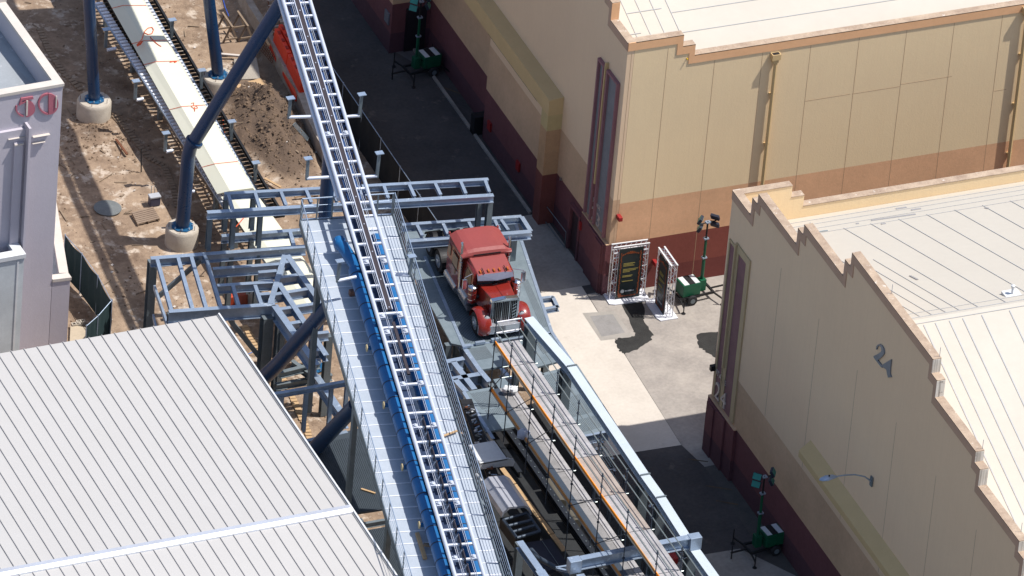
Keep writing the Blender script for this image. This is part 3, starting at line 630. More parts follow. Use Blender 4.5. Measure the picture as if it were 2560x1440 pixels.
for n_ in (nl, nr): MB().tube([TL(S0, n_), TL(S1, n_)], .085, 12).done('running_rail', m_rail, trk, smooth=True)
s_ = S0+.3; i = 0
while s_ < S1:
    mb = MB(); mb.bar(TL(s_, nl+.06, -.03), TL(s_, nr-.06, -.03), .095, .09, UP); mb.done('cross_tie', m_nose, trk); s_ += .885; i += 1
for f in (.27, .33, .71, .77):
    MB().tube([TL(S0, nl+G*f, .03), TL(S1, nl+G*f, .03)], .010, 5).done('cable_rail', m_rail, trk)
sp1 = PT(977, 775)[0]
MB().bar(TL(S0, nc, .0), TL(sp1, nc, .0), .17, .07, UP).done('centre_plate', m_brown, trk)
for e_ in (-.115, .115): MB().bar(TL(S0, nc+e_, .01), TL(sp1, nc+e_, .01), .035, .10, UP).done('centre_rail', m_rail, trk)
sp2, sp3 = PT(985, 805)[0], PT(1031, 935)[0]
MB().bar(TL(sp2, nc, -.02), TL(sp3, nc, -.02), .12, .09, UP).done('centre_plate', m_brown, trk)
bolts = MB(); s_ = S0
while s_ < sp1: MB().lathe(TL(s_, nc, .036), [(.028, 0), (.028, .03)], 6).done('bolt', m_rail, trk) if s_ > -2 and int(s_*1.13) % 1 == 0 else None; s_ += 1.77
# upright brake fins in the near half
s_ = PT(1055, 1050)[0]
while s_ < S1-.6:
    MB().bar(TL(s_, nc, .02), TL(s_+.62, nc, .02), .03, .34, UP).done('brake_fin', m_brown, trk)
    MB().bar(TL(s_+.02, nc-.1, -.1), TL(s_+.02, nc+.02, .14), .03, .05, UP).done('fin_bracket', m_rail, trk); s_ += .885
# spine and lattice of the far part
MB().bar(TL(S0, nc, -.42), TL(sd+.4, nc, -.42), .58, .45, UP).done('spine_box', m_navyl, trk)
MB().tube([TL(S0, nl-.07, -.22), TL(sd+.3, nl-.07, -.22)], .11, 12).done('side_chord', m_rail, trk, smooth=True)
MB().bar(TL(S0, nl+.05, -.36), TL(sd+.3, nl+.05, -.36), .04, .22, UP).done('side_web', m_navyl, trk); MB().bar(TL(S0, nr-.1, -.36), TL(sd+.3, nr-.1, -.36), .04, .12, UP).done('side_web', m_navyl, trk)
s_ = S0+.3
while s_ < sd:
    mb = MB(); mb.bar(TL(s_, nl, -.1), TL(s_+.44, nc-.3, -.4), .04, .06, UP); mb.done('lattice_strut', m_navyl, trk)
    mb = MB(); mb.bar(TL(s_, nr, -.1), TL(s_+.44, nc+.3, -.4), .04, .06, UP); mb.done('lattice_strut', m_navyl, trk); s_ += .885
MB().bar(TL(sd+.41, nc-.28, -.5), TL(S1, nc-.28, -.5), .5, .3, UP).done('spine_box', mat('spine_dark', (.016, .034, .085, 1), .6), trk)
# chord tubes under each rail in the near half, wrapped in blue and strapped
for n_, sa in ((nl-.14, PT(880, 640)[0]), (nr-.05, PT(940, 560)[0])):
    pts = [TL(sa, n_, -.72), TL(S1, n_, -.72)]
    o = MB().tube(pts, .285, 18).done('chord_tube', m_blue, trk, smooth=True)
    s_ = sa+.4
    while s_ < S1-.2:
        MB().tube([TL(s_, n_, -.72), TL(s_+.05, n_, -.72)], .295, 18).done('strap', m_band, o); s_ += .98
sa = PT(880, 640)[0]; a = TL(sa, nl, -.72); e1 = TL(sa-1.75, nl-.42, -.80); e2 = TL(sa-2.1, nl-.2, -.85)
MB().tube([a, TL(sa-1.6, nl-.33, -.78), e1, TL(sa-2.05, nl-.42, -.80)], .26, 16).done('chord_tube', m_blue, trk, smooth=True)
MB().tube([TL(sa-1.9, nl-.2, -.7), TL(sa-1.9, nl-.62, -.7)], .10, 12).done('end_stub', m_blue, trk)
for px, py in ((848, 600), (936, 860), (978, 1003), (1024, 1158), (1068, 1302)):
    s_ = PT(px+25, py, -.8)[0]; st_ = MB().tube([TL(s_, nl-.1, -.95), TL(s_, nl-.52, -.95)], .09, 12).done('outrigger', m_blue, trk)
    MB().tube([TL(s_, nl-.52, -.95), TL(s_, nl-.56, -.95)], .16, 14).done('end_cap', mat('end_cap_tan', (.45, .36, .2, 1), .7) if 'end_cap_tan' not in bpy.data.materials else bpy.data.materials['end_cap_tan'], st_)
# saddle brackets on the ties
for py in (335, 655, 790, 830, 960, 1065, 1210, 1260, 1395):
    s_ = PT(741+py/3.32, py)[0]
    for n_ in (nl+.2, nr-.2):
        MB().bar(TL(s_-.12, n_, -.02), TL(s_+.12, n_, -.02), .2, .14, UP).lathe(TL(s_, n_, .06), [(.07, 0), (.09, .03), (.05, .07)], 10).done('saddle', m_rail, trk)
# lamp brackets: horizontal arm, upright, flat head plate
def bracket(tip, top, inner, off=-.3):
    a = TL(*PT(*inner, off), off); b = TL(*PT(*tip, off), off)
    hgt = max(.7, (tip[1]-top[1])/47.7+.05); m_ = MB(); m_.tube([a, b+(a-b)*.0], .075, 10); o1 = m_.done('bracket_arm', m_rail, trk, smooth=True)
    m_ = MB(); c = b+V((top[0]-tip[0]-4.3*hgt)/53., 0, hgt); m_.bar(b-V(0, 0, .07), c, .12, .10, (0, 1, 0)); m_.done('bracket_post', m_galvd, trk)
    MB().box(c-V(.17, .13, 0), c+V(.17, .13, .035)).done('head_plate', m_galv, trk)
bracket((722, 293), (727, 250), (800, 291)); bracket((898, 289), (905, 241), (862, 292)); bracket((767, 446), (771, 401), (840, 442)); bracket((942, 440), (949, 388), (905, 443))
bracket((844, 702), (850, 658), (890, 692)); bracket((1023, 688), (1030, 646), (985, 686))
# unseen deck slabs added out of view by the track to shade the dirt
for sa_, sb_, n0, n1 in ((-11.5, -20.5, nl-.9, nr+1.9), (-21.5, -24.0, nl-.9, nr+2.6)):
    q = [TL(sa_, n0, -1.3), TL(sa_, n1, -1.3), TL(sb_, n1, -1.3), TL(sb_, n0, -1.3)]; MB().prism(q, (0, 0, -.1)).done('unseen_shade_deck', m_deck, trk)
# support columns carrying this track
bend = P(472, 375, 4.9); top = TL(-1.6, nc, -.7)
pts = [fc, fc+(bend-fc)*.93+V(0, 0, .0), bend+V(.08, 0, .22), bend+(top-bend)*.06, top]
c = column('dark blue column on the tall footing, bending into a long arm up to the track', pts, .31)
MB().tube([bend+(top-bend)*.045, bend+(top-bend)*.06], .40, 20).done('joint_collar', m_navy, c, smooth=True)
s_ = PT(812, 300)[0]; q = TL(s_, nc, -.5); column('dark blue column standing upright under the far half of the track', [V(q.x, q.y, 0), q], .30)
column('dark blue leaning strut passing over the steel girders above the roof corner', [P(652, 952, 3.0), P(700, 905, 4.6), P(822, 764, 8.6)], .33, False, 'support_strut')
column('dark blue leaning strut above the dark lower deck, beside the shed roof', [P(783, 1126, 3.1), P(890, 1012, 7.3)], .33, False, 'support_strut')
# ------------------------------------------------------------------ stepped walkway under the track
DO = -1.45
wl = (PT(840, 845, DO)[1]+PT(1006, 1438, DO)[1]+PT(782, 640, DO)[1])/3; wr = (PT(1102.5, 840, DO+1.08)[1]+PT(1268, 1438, DO+1.08)[1])/2
wk = thing('track_walkway', 'pale metal stepped walkway with railings lying along both sides of the track', 'walkway', TL(25, nc, DO-.5))
TW = Vector((TD.x, TD.y, 0)).normalized(); n_steps = 0
mb = MB(); s_ = sd; rise = -TD.z*.72
stepn = int((S1-sd)/.72)
for i in range(stepn):
    a = TL(sd+i*.72, wl, DO); b = TL(sd+(i+1)*.72, wl, DO); z = (a.z+b.z)/2
    q = [a, a+TN*(wr-wl), b+TN*(wr-wl), b]
    mb.add(q+[p-V(0, 0, .14) for p in q], [(0, 1, 2, 3), (7, 6, 5, 4), (1, 5, 6, 2), (3, 7, 4, 0)])
mb.done('tread_deck', m_deck, wk)
for i in range(stepn):
    a = TL(sd+(i+1)*.72, wl, DO); mb = MB(); mb.bar(a+V(0, 0, .008), a+TN*(wr-wl)+V(0, 0, .008), .06, .012)
    mb.done('nosing', m_nose, wk)
for n_ in (wl-.03, wr+.03): MB().bar(TL(sd-.1, n_, DO-.12), TL(S1, n_, DO-.12), .05, .36, UP).done('stringer', m_galvd, wk)
s_ = sd+1
while s_ < S1: MB().bar(TL(s_, wl, DO-.25), TL(s_, wr, DO-.25), .1, .2, UP).done('under_beam', m_galvd, wk); s_ += 3.2
for nm, n_, s_start in (('railing', wl-.05, sd), ('railing', wr+.05, sd-.1)):
    r_ = MB().tube([TL(s_start, n_, DO+1.08), TL(S1, n_, DO+1.08)], .024, 8).done(nm, m_galv, wk)
    s_ = s_start+.05
    while s_ < S1:
        MB().bar(TL(s_, n_, DO-.2), TL(s_, n_, DO+1.08), .035, .07, TD).done('railing_post', m_galvd, r_); s_ += 1.45
    for h in (.12, .36, .6, .84): MB().tube([TL(s_start, n_, DO+h), TL(S1, n_, DO+h)], .010, 5).done('railing_wire', m_galv, r_)
r_ = MB().tube([TL(sd-.05, wl, DO+1.08), TL(sd-.05, wr, DO+1.08)], .03, 8).done('railing', m_galv, wk)
k_ = 6
for i in range(k_+1):
    n_ = wl+.02+(wr-wl-.04)*i/k_; MB().bar(TL(sd-.05, n_, DO-.1), TL(sd-.05, n_, DO+1.06), .06, .06, TD).done('railing_post', m_galvd, r_)
for h in (.36, .72): MB().tube([TL(sd-.05, wl, DO+h), TL(sd-.05, wr, DO+h)], .012, 5).done('railing_wire', m_galv, r_)
MB().bar(TL(sd-.08, wl, DO-.1), TL(sd-.08, wr, DO-.1), .06, .3, UP).done('end_beam', m_galv, wk)
# legs of the walkway down to the steelwork
for s_ in (sd+3, sd+11, sd+18, sd+25):
    for n_ in (wl+.2, wr-.2):
        q = TL(s_, n_, DO-.35); MB().bar(V(q.x, q.y, 3.0), q, .22, .22, (0, 1, 0)).done('walkway_leg', m_galvd, wk)
# things lying on the walkway
def lying(name, label, cat, a, b, w_, h_, m, group=None):
    c = (Vector(a)+Vector(b))/2; t = MB().bar(a, b, w_, h_).done(name, m); tag(t, label, cat, group); return t
a = TL(*PT(1108, 1091, DO+.1), DO+.12); b = TL(*PT(1143, 1078, DO+.1), DO+.12); lying('timber_offcut', 'short pale timber offcut lying across the right-hand walkway', 'timber', a, b, .10, .04, m_wood)
a = TL(*PT(1043, 1332, DO+.1), DO+.08); b = TL(*PT(1063, 1396, DO+.1), DO+.08); lying('timber_offcut', 'tan timber block in the shaded strip left of the blue tube, near the bottom edge', 'timber', a, b, .16, .1, m_wood)
a = TL(*PT(1058, 1366, DO+.1), DO+.2); b = TL(*PT(1090, 1370, DO+.1), DO+.2); lying('timber_offcut', 'brown timber bearer under the blue tube near the bottom edge', 'timber', a, b, .14, .1, m_woodg)
q = TL(*PT(880, 738, DO), DO); t = MB().box(q+V(-.13, -.1, .01), q+V(.13, .1, .26)).done('electrical_box', mat('box_brown', (.2, .1, .07, 1), .6), bevel=.02); tag(t, 'small brown box on the shaded walkway strip beside the blue tube', 'box')
for (a_, b_) in (((1005, 1135), (1030, 1128)), ((975, 1030), (992, 1020)), ((985, 985), (1000, 978)), ((1050, 1290), (1063, 1283))):
    a = TL(*PT(*a_, DO), DO+.06); b = TL(*PT(*b_, DO), DO+.06)
# yellow-green bag/clothes bundle and blue barrel beyond the end rail
q = P(943, 520, 8.9); t = MB().lathe((q.x, q.y, 8.2), [(.24, 0), (.27, .2), (.27, .6), (.2, .7)], 16).done('blue_barrel', mat('barrel_blue', (.01, .05, .35, 1), .4), smooth=True); 
bpy.data.objects.remove(t)
# ================================================================== WRAPPED TRACK with fin racks, left of the main track
def lerp(a, b, t): return a+(b-a)*t
cv = thing('covered_launch_track', 'long cream foam cover strapped over a low track with silver fin racks on both sides', 'track section', P(450, 250, 0))
zt = 2.8; zb = 2.5
def cover(fa, fb, ra, rb, la, lb, nm='foam_cover', zt=zt):
    f0, f1, r0, r1 = P(*fa, zt), P(*fb, zt), P(*ra, zt), P(*rb, zt); l0, l1 = P(*la, zb), P(*lb, zb)
    mb = MB(); a = [l0, f0, r0, V(r0.x+.22, r0.y, zb)]; b = [l1, f1, r1, V(r1.x+.22, r1.y, zb)]
    mb.add(a+b, [(0, 1, 2, 3), (7, 6, 5, 4), (0, 4, 5, 1), (1, 5, 6, 2), (2, 6, 7, 3), (3, 7, 4, 0)]); return mb.done(nm, m_cream, cv)
cover((300, 0), (575, 477), (357, 0), (632, 470), (272, 6), (543, 485))
e_ = (P(300, 0, zt)-P(575, 477, zt)).normalized()*6; 
f0, r0 = P(300, 0, zt), P(357, 0, zt)
mb = MB(); l0 = P(272, 6, zb); a = [l0, f0, r0, V(r0.x+.22, r0.y, zb)]; b = [p+e_ for p in a]; mb.add(b+a, [(0, 1, 2, 3), (7, 6, 5, 4), (0, 4, 5, 1), (1, 5, 6, 2), (2, 6, 7, 3), (3, 7, 4, 0)]); mb.done('foam_cover', m_cream, cv)
cover((577, 487), (775, 770), (636, 487), (838, 765), (552, 492), (747, 776), zt=2.65)
# orange cords round the cover and loose knots
def onfold(t, w_): return P(*(lerp(300, 575, t), lerp(0, 477, t)), zt)+V(0, 0, .01), P(*(lerp(357, 632, t), lerp(0, 470, t)), zt)+V(0, 0, .01), P(*(lerp(272, 543, t), lerp(6, 485, t)), zb)
for t in (.03, .215, .325, .56, .86):
    f, r_, l = onfold(t, 0); MB().tube([l+V(-.01, 0, 0), f+V(-.01, 0, .01), r_+V(0, 0, .01), r_+V(.2, 0, -.5)], .012, 5).done('orange_cord', m_cord, cv)
def squiggle(pts, r_=.018):
    MB().tube([P(x, y, zt+.03) for x, y in pts], r_, 5).done('cord_knot', m_cord, cv)
squiggle([(342, 112), (348, 106), (355, 98), (358, 88), (362, 78), (370, 70), (380, 68), (384, 74), (380, 84), (370, 86), (362, 82)], .02)
squiggle([(375, 92), (385, 103), (395, 111), (403, 116)]); squiggle([(342, 112), (350, 108), (356, 104), (352, 110), (343, 115)], .03)
squiggle([(478, 258), (485, 257), (484, 263), (478, 266), (486, 272), (494, 270), (492, 264), (486, 268), (487, 278)], .015); squiggle([(425, 155), (434, 153), (441, 154), (436, 156)], .03)
for t in (.5,):
    a = P(590, 567, 2.65); b = P(618, 534, 2.67); MB().tube([a, b], .02, 5).done('orange_cord', m_cord, cv)
squiggle([(745, 640), (752, 638), (759, 637), (766, 638), (758, 640)], .014)
# fin racks
def rack(pa, pb, n_, z, wdt, side, ext=0.):
    A = P(*pa, z); B = P(*pb, z); d = (B-A).normalized(); rt = Vector((-d.y, d.x, 0)); rt = rt if rt.x > 0 else -rt
    rk = MB().bar(A+rt*(-.02 if side < 0 else wdt+.02), B+rt*(-.02 if side < 0 else wdt+.02), .05, .10).done('fin_rack', m_galv, cv)
    L_ = (B-A).length; N = min(n_, 99)
    for i in range(N):
        c = A+d*(L_*(i+.5)/N); MB().bar(c+V(0, 0, .03), c+rt*wdt+V(0, 0, .03), L_/N*.55, .10).done('fin', m_nose, rk)
rack((236, 8), (560, 520), 62, 2.15, .36, -1); rack((345, -12), (630, 490), 62, 2.15, .26, 1)
rack((600, 555), (690, 700), 14, 2.0, .36, -1)
# dark track bed between rack and cover with ties
A = P(262, 0, 1.7); B = P(590, 560, 1.7); d = (B-A).normalized(); rt = Vector((-d.y, d.x, 0)); rt = rt if rt.x > 0 else -rt
A -= d*6; L_ = (B-A).length
for k_ in (0.0, .55, 1.6, 2.1): MB().bar(A+rt*k_+V(0, 0, .25), B+rt*k_+V(0, 0, .25), .10, .16).done('bed_rail', m_black, cv)
N = 80
for i in range(N):
    c = A+d*(L_*(i+.5)/N); MB().bar(c-rt*.1, c+rt*2.3, .12, .10).done('bed_tie', m_black, cv)
for f in (.06, .22, .38, .54, .70, .86, .97):
    c = A+d*(L_*f)
    for o_ in (.3, 1.8): MB().bar(V(c.x, c.y, -.2)+rt*o_, c+rt*o_, .2, .2, (0, 1, 0)).done('bed_leg', m_galvd, cv)
# posts with flat heads along both racks
def post(px, py, hpx, m_=m_galvd):
    hgt = hpx/47.7; z0 = 2.0; q = P(px, py, z0+hgt)
    b = V(q.x, q.y, z0-.1); MB().bar(b, q, .13, .13, (0, 1, 0)).done('guard_post', m_, cv); MB().box(q-V(.17, .13, 0), q+V(.17, .13, .035)).done('post_head', m_galv, cv)
for px, py in ((266, 74), (340, 203), (415, 333)): post(px, py, 40)
for px, py in ((431, 50), (505, 176), (580, 304), (640, 407)): post(px, py, 40)
for (a_, b_) in (((268, 125), (290, 121)), ((342, 250), (358, 247)), ((416, 379), (432, 376)), ((470, 480), (486, 478))):
    MB().tube([P(*a_, 1.95), P(*b_, 1.95)], .08, 10).done('post_arm', m_rail, cv, smooth=True)
# ================================================================== FENCES, BARRIERS AND SITE LITTER
def fabric(name, label, tops, h, m, cat='fence', sag=.06, sub=8, poles=True, zb=-.1, group=None):
    pts = [Vector(p) for p in tops]; t = thing(name, label, cat, (pts[0].x, pts[0].y, 0), group=group)
    mb = MB(); n = 0
    for i in range(len(pts)-1):
        for j in range(sub+(1 if i == len(pts)-2 else 0)):
            f = j/sub; p = pts[i].lerp(pts[i+1], f); wv = .05*math.sin((i*sub+j)*1.9)
            dd = (pts[i+1]-pts[i]); pn = Vector((-dd.y, dd.x, 0)).normalized()
            mb.v += [p-V(0, 0, sag*math.sin(math.pi*f)), p+pn*wv-V(0, 0, h*.5), V(p.x, p.y, p.z-h)]; n += 1
    for i in range(n-1):
        for j in range(2): a = i*3+j; mb.f.append((a, a+3, a+4, a+1))
    mb.done('screen_fabric', m, t, smooth=True)
    if poles:
        for p in pts: MB().tube([V(p.x, p.y, -.1), p+V(0, 0, .05)], .028, 6).done('fence_post', m_galv, t)
        MB().tube(pts, .018, 6).done('top_rail', m_galv, t)
    return t
A = P(812, 140, 2.0); B = P(1098, 560, 2.0); q = [A.lerp(B, i/6) for i in range(-2, 7)]
fabric('screen_fence', 'long black fabric screen fence dividing the dirt site from the shaded lane', q, 2.05, m_bfence, sag=.0)
fabric('screen_fence', 'sagging dark green fabric screen fence beside the low wing of the building numbered 50', [P(163, 588, 2.1), P(205, 635, 2.05), P(245, 690, 1.95), P(280, 755, 1.9)], 2.0, m_fence, sag=.12)
fabric('screen_fence', 'folded dark green fabric screen panel ending at the shed roof, above the concrete blocks', [P(280, 750, 1.9), P(245, 790, 1.75), P(216, 815, 1.7)], 1.7, m_fence, sag=.05)
# kerb wall and orange water barriers
pts = [P(x, y, .55) for x, y in ((590, -60), (610, -18), (632, 20), (648, 45), (684, 100), (706, 150), (746, 220), (772, 285), (800, 345), (860, 440))]
kw = MB()
for i in range(len(pts)-1): kw.bar(pts[i]-V(0, 0, .3), pts[i+1]-V(0, 0, .3), .34, .75)
tag(kw.done('precast_kerb_wall', mat('kerb_wall', (.42, .37, .32, 1), .9, c2=(.28, .23, .19, 1), sc1=2, c3=(.2, .15, .11, 1))), 'low pale concrete kerb wall along the ditch beside the orange barriers', 'wall')
def barrier(pa, pb, label, z=1.25):
    A, B = P(*pa, z), P(*pb, z); A.z = B.z = 0; c = (A+B)/2; d = (B-A).normalized(); n = Vector((-d.y, d.x, 0)); L_ = (B-A).length
    t = thing('water_barrier', label, 'barrier', (c.x, c.y, .15), group='orange plastic barriers by the kerb wall')
    pr = [(-.3, 0), (-.3, .22), (-.14, .5), (-.1, 1.1), (.1, 1.1), (.14, .5), (.3, .22), (.3, 0)]
    MB().prism([A+n*a+V(0, 0, b+.15) for a, b in pr], B-A).done('barrier_body', m_orangep, t, bevel=.03)
    for f in (.2, .5, .8):
        q_ = A.lerp(B, f); MB().bar(q_+V(0, 0, 1.26)-d*.12, q_+V(0, 0, 1.26)+d*.12, .12, .05).done('lift_slot', mat('slot_red', (.35, .02, .01, 1), .6) if 'slot_red' not in bpy.data.materials else bpy.data.materials['slot_red'], t)
barrier((692, 70), (724, 132), 'upper bright orange plastic water barrier on the kerb wall, nearest the rebar'); barrier((725, 134), (758, 202), 'lower bright orange plastic water barrier, its end tucked behind the track')
barrier((702, 60), (732, 118), 'rear orange plastic water barrier, mostly hidden behind the front pair')
# rebar mats
t = thing('rebar_cage', 'rusty rebar cage with pale spacers standing beyond the orange barriers', 'rebar', P(680, 60, 0))
A, B = P(664, -30, .9), P(686, 88, .9); 
for o_ in (0, .35): MB().tube([A+V(o_, 0, 0), B+V(o_, 0, 0)], .03, 6).done('cage_rail', m_rust, t)
for i in range(9): p_ = A.lerp(B, (i+.5)/9); MB().tube([p_+V(-.02, 0, .03), p_+V(.6, .05, .03)], .035, 6).done('spacer', m_lavt, t)
for o_ in (0, .35, .6): MB().tube([A.lerp(B, .9)+V(o_, 0, 0), A.lerp(B, .9)+V(o_, 0, -.9)], .02, 6).done('cage_leg', m_rust, t)
def mat_grid(name, label, c4, n1, n2, m, r_=.014, cat='rebar'):
    a, b, c, d = [Vector(p) for p in c4]; mb = MB()
    for i in range(n1+1): f = i/n1; mb.tube([a.lerp(b, f), d.lerp(c, f)], r_, 5)
    for i in range(n2+1): f = i/n2; mb.tube([a.lerp(d, f), b.lerp(c, f)], r_, 5)
    o = mb.done(name, m); tag(o, label, cat); return o
mat_grid('rebar_mat', 'dark rebar mat leaning on the ditch side of the kerb wall', [P(642, 76, .5), P(686, 140, .5), P(680, 158, .1), P(628, 98, .1)], 12, 4, m_rust)
mat_grid('rebar_mat', 'thin rebar mat sticking out of the pile beside the track', [P(738, 306, .7), P(772, 345, .4), P(768, 352, .4), P(732, 312, .7)], 2, 4, m_galvd)
for a_, b_, z_, w_, m_, lab in (((650, 72), (673, 114), .7, .10, m_wood, 'pale timber leaning on the kerb wall'), ((700, 238), (708, 276), .25, .11, m_wood, 'short upright pale plank on the dirt below the plywood triangle'), ((662, 446), (702, 468), .2, .12, m_wood, 'pale plank on the dirt just above the steel frame'), ((736, 492), (800, 484), .12, .1, m_wood, 'pale plank seen between the upper frame joists'), ((290, 348), (318, 386), .1, .1, m_rust, 'thin rusty bar lying on the dirt near the small mound'), ((545, 134), (600, 139), .2, .13, m_lavt, 'white painted plank under the sawhorses')):
    lying('loose_plank', lab, 'plank', P(*a_, z_), P(*b_, z_), w_, .05, m_)
def board(name, label, px, z, m, cat='sheet', th=.03):
    o = MB().prism([P(x, y, z) for x, y in px], (0, 0, -th)).done(name, m); tag(o, label, cat); return o
board('plywood_sheet', 'grey weathered plywood sheet lying on the dirt beside the muddy footing', ((585, 147), (641, 143), (651, 196), (589, 199)), .12, mat('grey_ply', (.36, .32, .27, 1), .9, c2=(.27, .24, .2, 1), c3=(.2, .16, .13, 1)))
board('plywood_sheet', 'tan plywood offcut pointing left beneath the grey sheet', ((589, 213), (650, 195), (684, 226), (601, 228)), .16, m_wood)
board('plywood_sheet', 'small tan plywood scrap tucked under the pointed offcut', ((610, 229), (640, 228), (632, 236), (618, 237)), .1, m_wood)
board('timber_form', 'brown framed form board lying below the sawhorses', ((548, 106), (618, 104), (632, 138), (560, 136)), .08, mat('form_brown', (.28, .20, .14, 1), .9, c2=(.22, .15, .1, 1)))
# sawhorses
for k_, (ax, ay, lab) in enumerate(((560, 38, 'grey timber sawhorse nearest the second blue column'), (598, 35, 'grey timber sawhorse half behind the slanting blue arm'))):
    q = P(ax, ay, .95); t = thing('sawhorse', lab, 'sawhorse', (q.x, q.y, 0), group='timber sawhorses on the dirt')
    for dy in (0, -.95):
        for dx in (-.38, .38): MB().bar(q+V(0, dy, 0), V(q.x+dx, q.y+dy, .02), .09, .05, (0, 1, 0)).done('leg', m_woodg, t)
        MB().bar(V(q.x-.3, q.y+dy-.05, .28), V(q.x+.3, q.y+dy-.05, .28), .05, .08).done('spreader', m_woodg, t)
    MB().bar(q+V(0, .2, .03), q+V(0, -1.15, .03), .09, .06).done('top_bar', m_woodg, t)
# cooler, pallet, manhole cover, blocks, cans
q = P(385, 511, 0); t = thing('wheeled_cooler', 'grey wheeled cooler box with raised handle on the dirt', 'cooler', q)
MB().box(q+V(-.24, -.16, 0), q+V(.24, .16, .40)).done('cooler_body', mat('cooler_dark', (.06, .06, .10, 1), .5), t, bevel=.03); MB().box(q+V(-.26, -.18, .402), q+V(.26, .18, .50)).done('lid', m_gpale, t, bevel=.03)
MB().tube([q+V(-.08, .2, .3), q+V(-.08, .22, .85), q+V(.08, .22, .85), q+V(.08, .2, .3)], .015, 6).done('handle', m_galvd, t)
t = thing('timber_pallet', 'broken grey timber pallet lying on the dirt below the cooler', 'pallet', P(365, 540, 0))
a, b, c, d = P(329, 530, .12), P(382, 516, .12), P(400, 546, .12), P(344, 560, .12)
for i in range(7):
    f = (i+.1)/7; g = (i+.86)/7; MB().prism([a.lerp(d, f), b.lerp(c, f), b.lerp(c, g), a.lerp(d, g)], (0, 0, -.025)).done('slat', mat('pallet_wood', (.27, .2, .145, 1), .9, c2=(.21, .15, .11, 1)) if 'pallet_wood' not in bpy.data.materials else bpy.data.materials['pallet_wood'], t)
for f in (.03, .5, .97): MB().bar(a.lerp(b, f)-V(0, 0, .07), d.lerp(c, f)-V(0, 0, .07), .06, .08).done('bearer', m_woodg, t)
q = P(269, 521, 0); t = MB().lathe(q, [(.62, 0), (.62, .035), (.5, .055), (.18, .10), (.05, .11)], 32).done('manhole_disc', mat('disc_steel', (.17, .18, .18, 1), .5, c2=(.12, .13, .13, 1), c3=(.3, .24, .18, 1), sc1=1.5), smooth=True); tag(t, 'round grey steel disc lying on the dirt under the track shadow', 'cover')
for k_, (px, py, lab) in enumerate(((190, 808, 'left hollow concrete block by the green screen'), (202, 802, 'right hollow concrete block behind the first, by the green screen'))):
    q = P(px, py, .2); t = MB()
    for dx in (-.19, -.02, .15): t.box(q+V(dx, -.1, -.2), q+V(dx+.04, .1, 0))
    for dy in (-.10, .07): t.box(q+V(-.149, dy, -.198), q+V(-.021, dy+.03, -.002)); t.box(q+V(.021, dy, -.198), q+V(.149, dy+.03, -.002))
    o = t.done('concrete_block', m_footing); tag(o, lab, 'block', 'hollow concrete blocks')
sheet('slab_edge', [P(176, 818, .0), P(216, 824, .0), P(216, 900, .0), P(172, 900, .0)], .12, mat('tan_slab', (.46, .38, .28, 1), .9))
MB
q = P(578, 762, 0); t = MB().box(q+V(-.2, -.15, 0), q+V(.15, .15, .5)).done('fuel_can', mat('can_orange', (.5, .07, .03, 1), .5), bevel=.04); tag(t, 'orange-red fuel can under the steel frame', 'can')
q = P(603, 758, 0); t = MB().lathe(q, [(.3, 0), (.32, .1), (.3, .55), (.26, .6)], 18).done('red_tub', mat('tub_red', (.34, .08, .05, 1), .6), smooth=True); tag(t, 'faded red tub beside the fuel can under the steel frame', 'tub')
q = P(632, 756, 0); t = MB().lathe(q, [(.32, 0), (.36, .3), (.36, .65), (.3, .7)], 20).done('grey_drum', mat('drum_grey', (.42, .4, .37, 1), .7), smooth=True); tag(t, 'pale grey drum beside the red tub under the steel frame', 'drum')
t = MB().tube([P(353, 430, 0), P(353, 372, 1.1)], .03, 6).done('survey_stake', m_black); tag(t, 'dark upright stake with a base on the dirt left of the silver rack', 'stake')
t = MB().tube([P(301, 388, 0), P(302, 373, .35)], .02, 5).done('survey_stake', m_rust); tag(t, 'small rusty stake near the dug trench line', 'stake')
for a_, lab, m_ in ((((548, 235), (556, 290), (563, 345), (575, 370)), 'red line hanging over the dirt beside the slanting blue arm', m_cord), (((643, 232), (660, 236), (672, 246), (680, 255)), 'thin yellow line over the edge of the soil heap', m_yellow), (((558, 0), (563, 18), (572, 40)), 'blue hose near the sawhorses', mat('hose_blue', (.03, .1, .5, 1), .5)), (((618, 886), (632, 880), (645, 882)), 'blue strap on the dirt beside the roof corner', mat('strap_blue', (.03, .15, .5, 1), .5))):
    o = MB().tube([P(x, y, .12 if m_ != m_yellow else .7) for x, y in a_], .02, 5).done('marker_line', m_); tag(o, lab, 'cord')
q = P(993, 122, 0); t = thing('yellow_bollard', 'small yellow bollard outside the dark alcove', 'bollard', q); MB().tube([q, q+V(0, 0, .35)], .06, 10).done('stem', m_black, t); MB().lathe(q+V(0, 0, .35), [(.1, 0), (.12, .1), (.12, .4), (.06, .5)], 12).done('head', m_yellow, t, smooth=True)
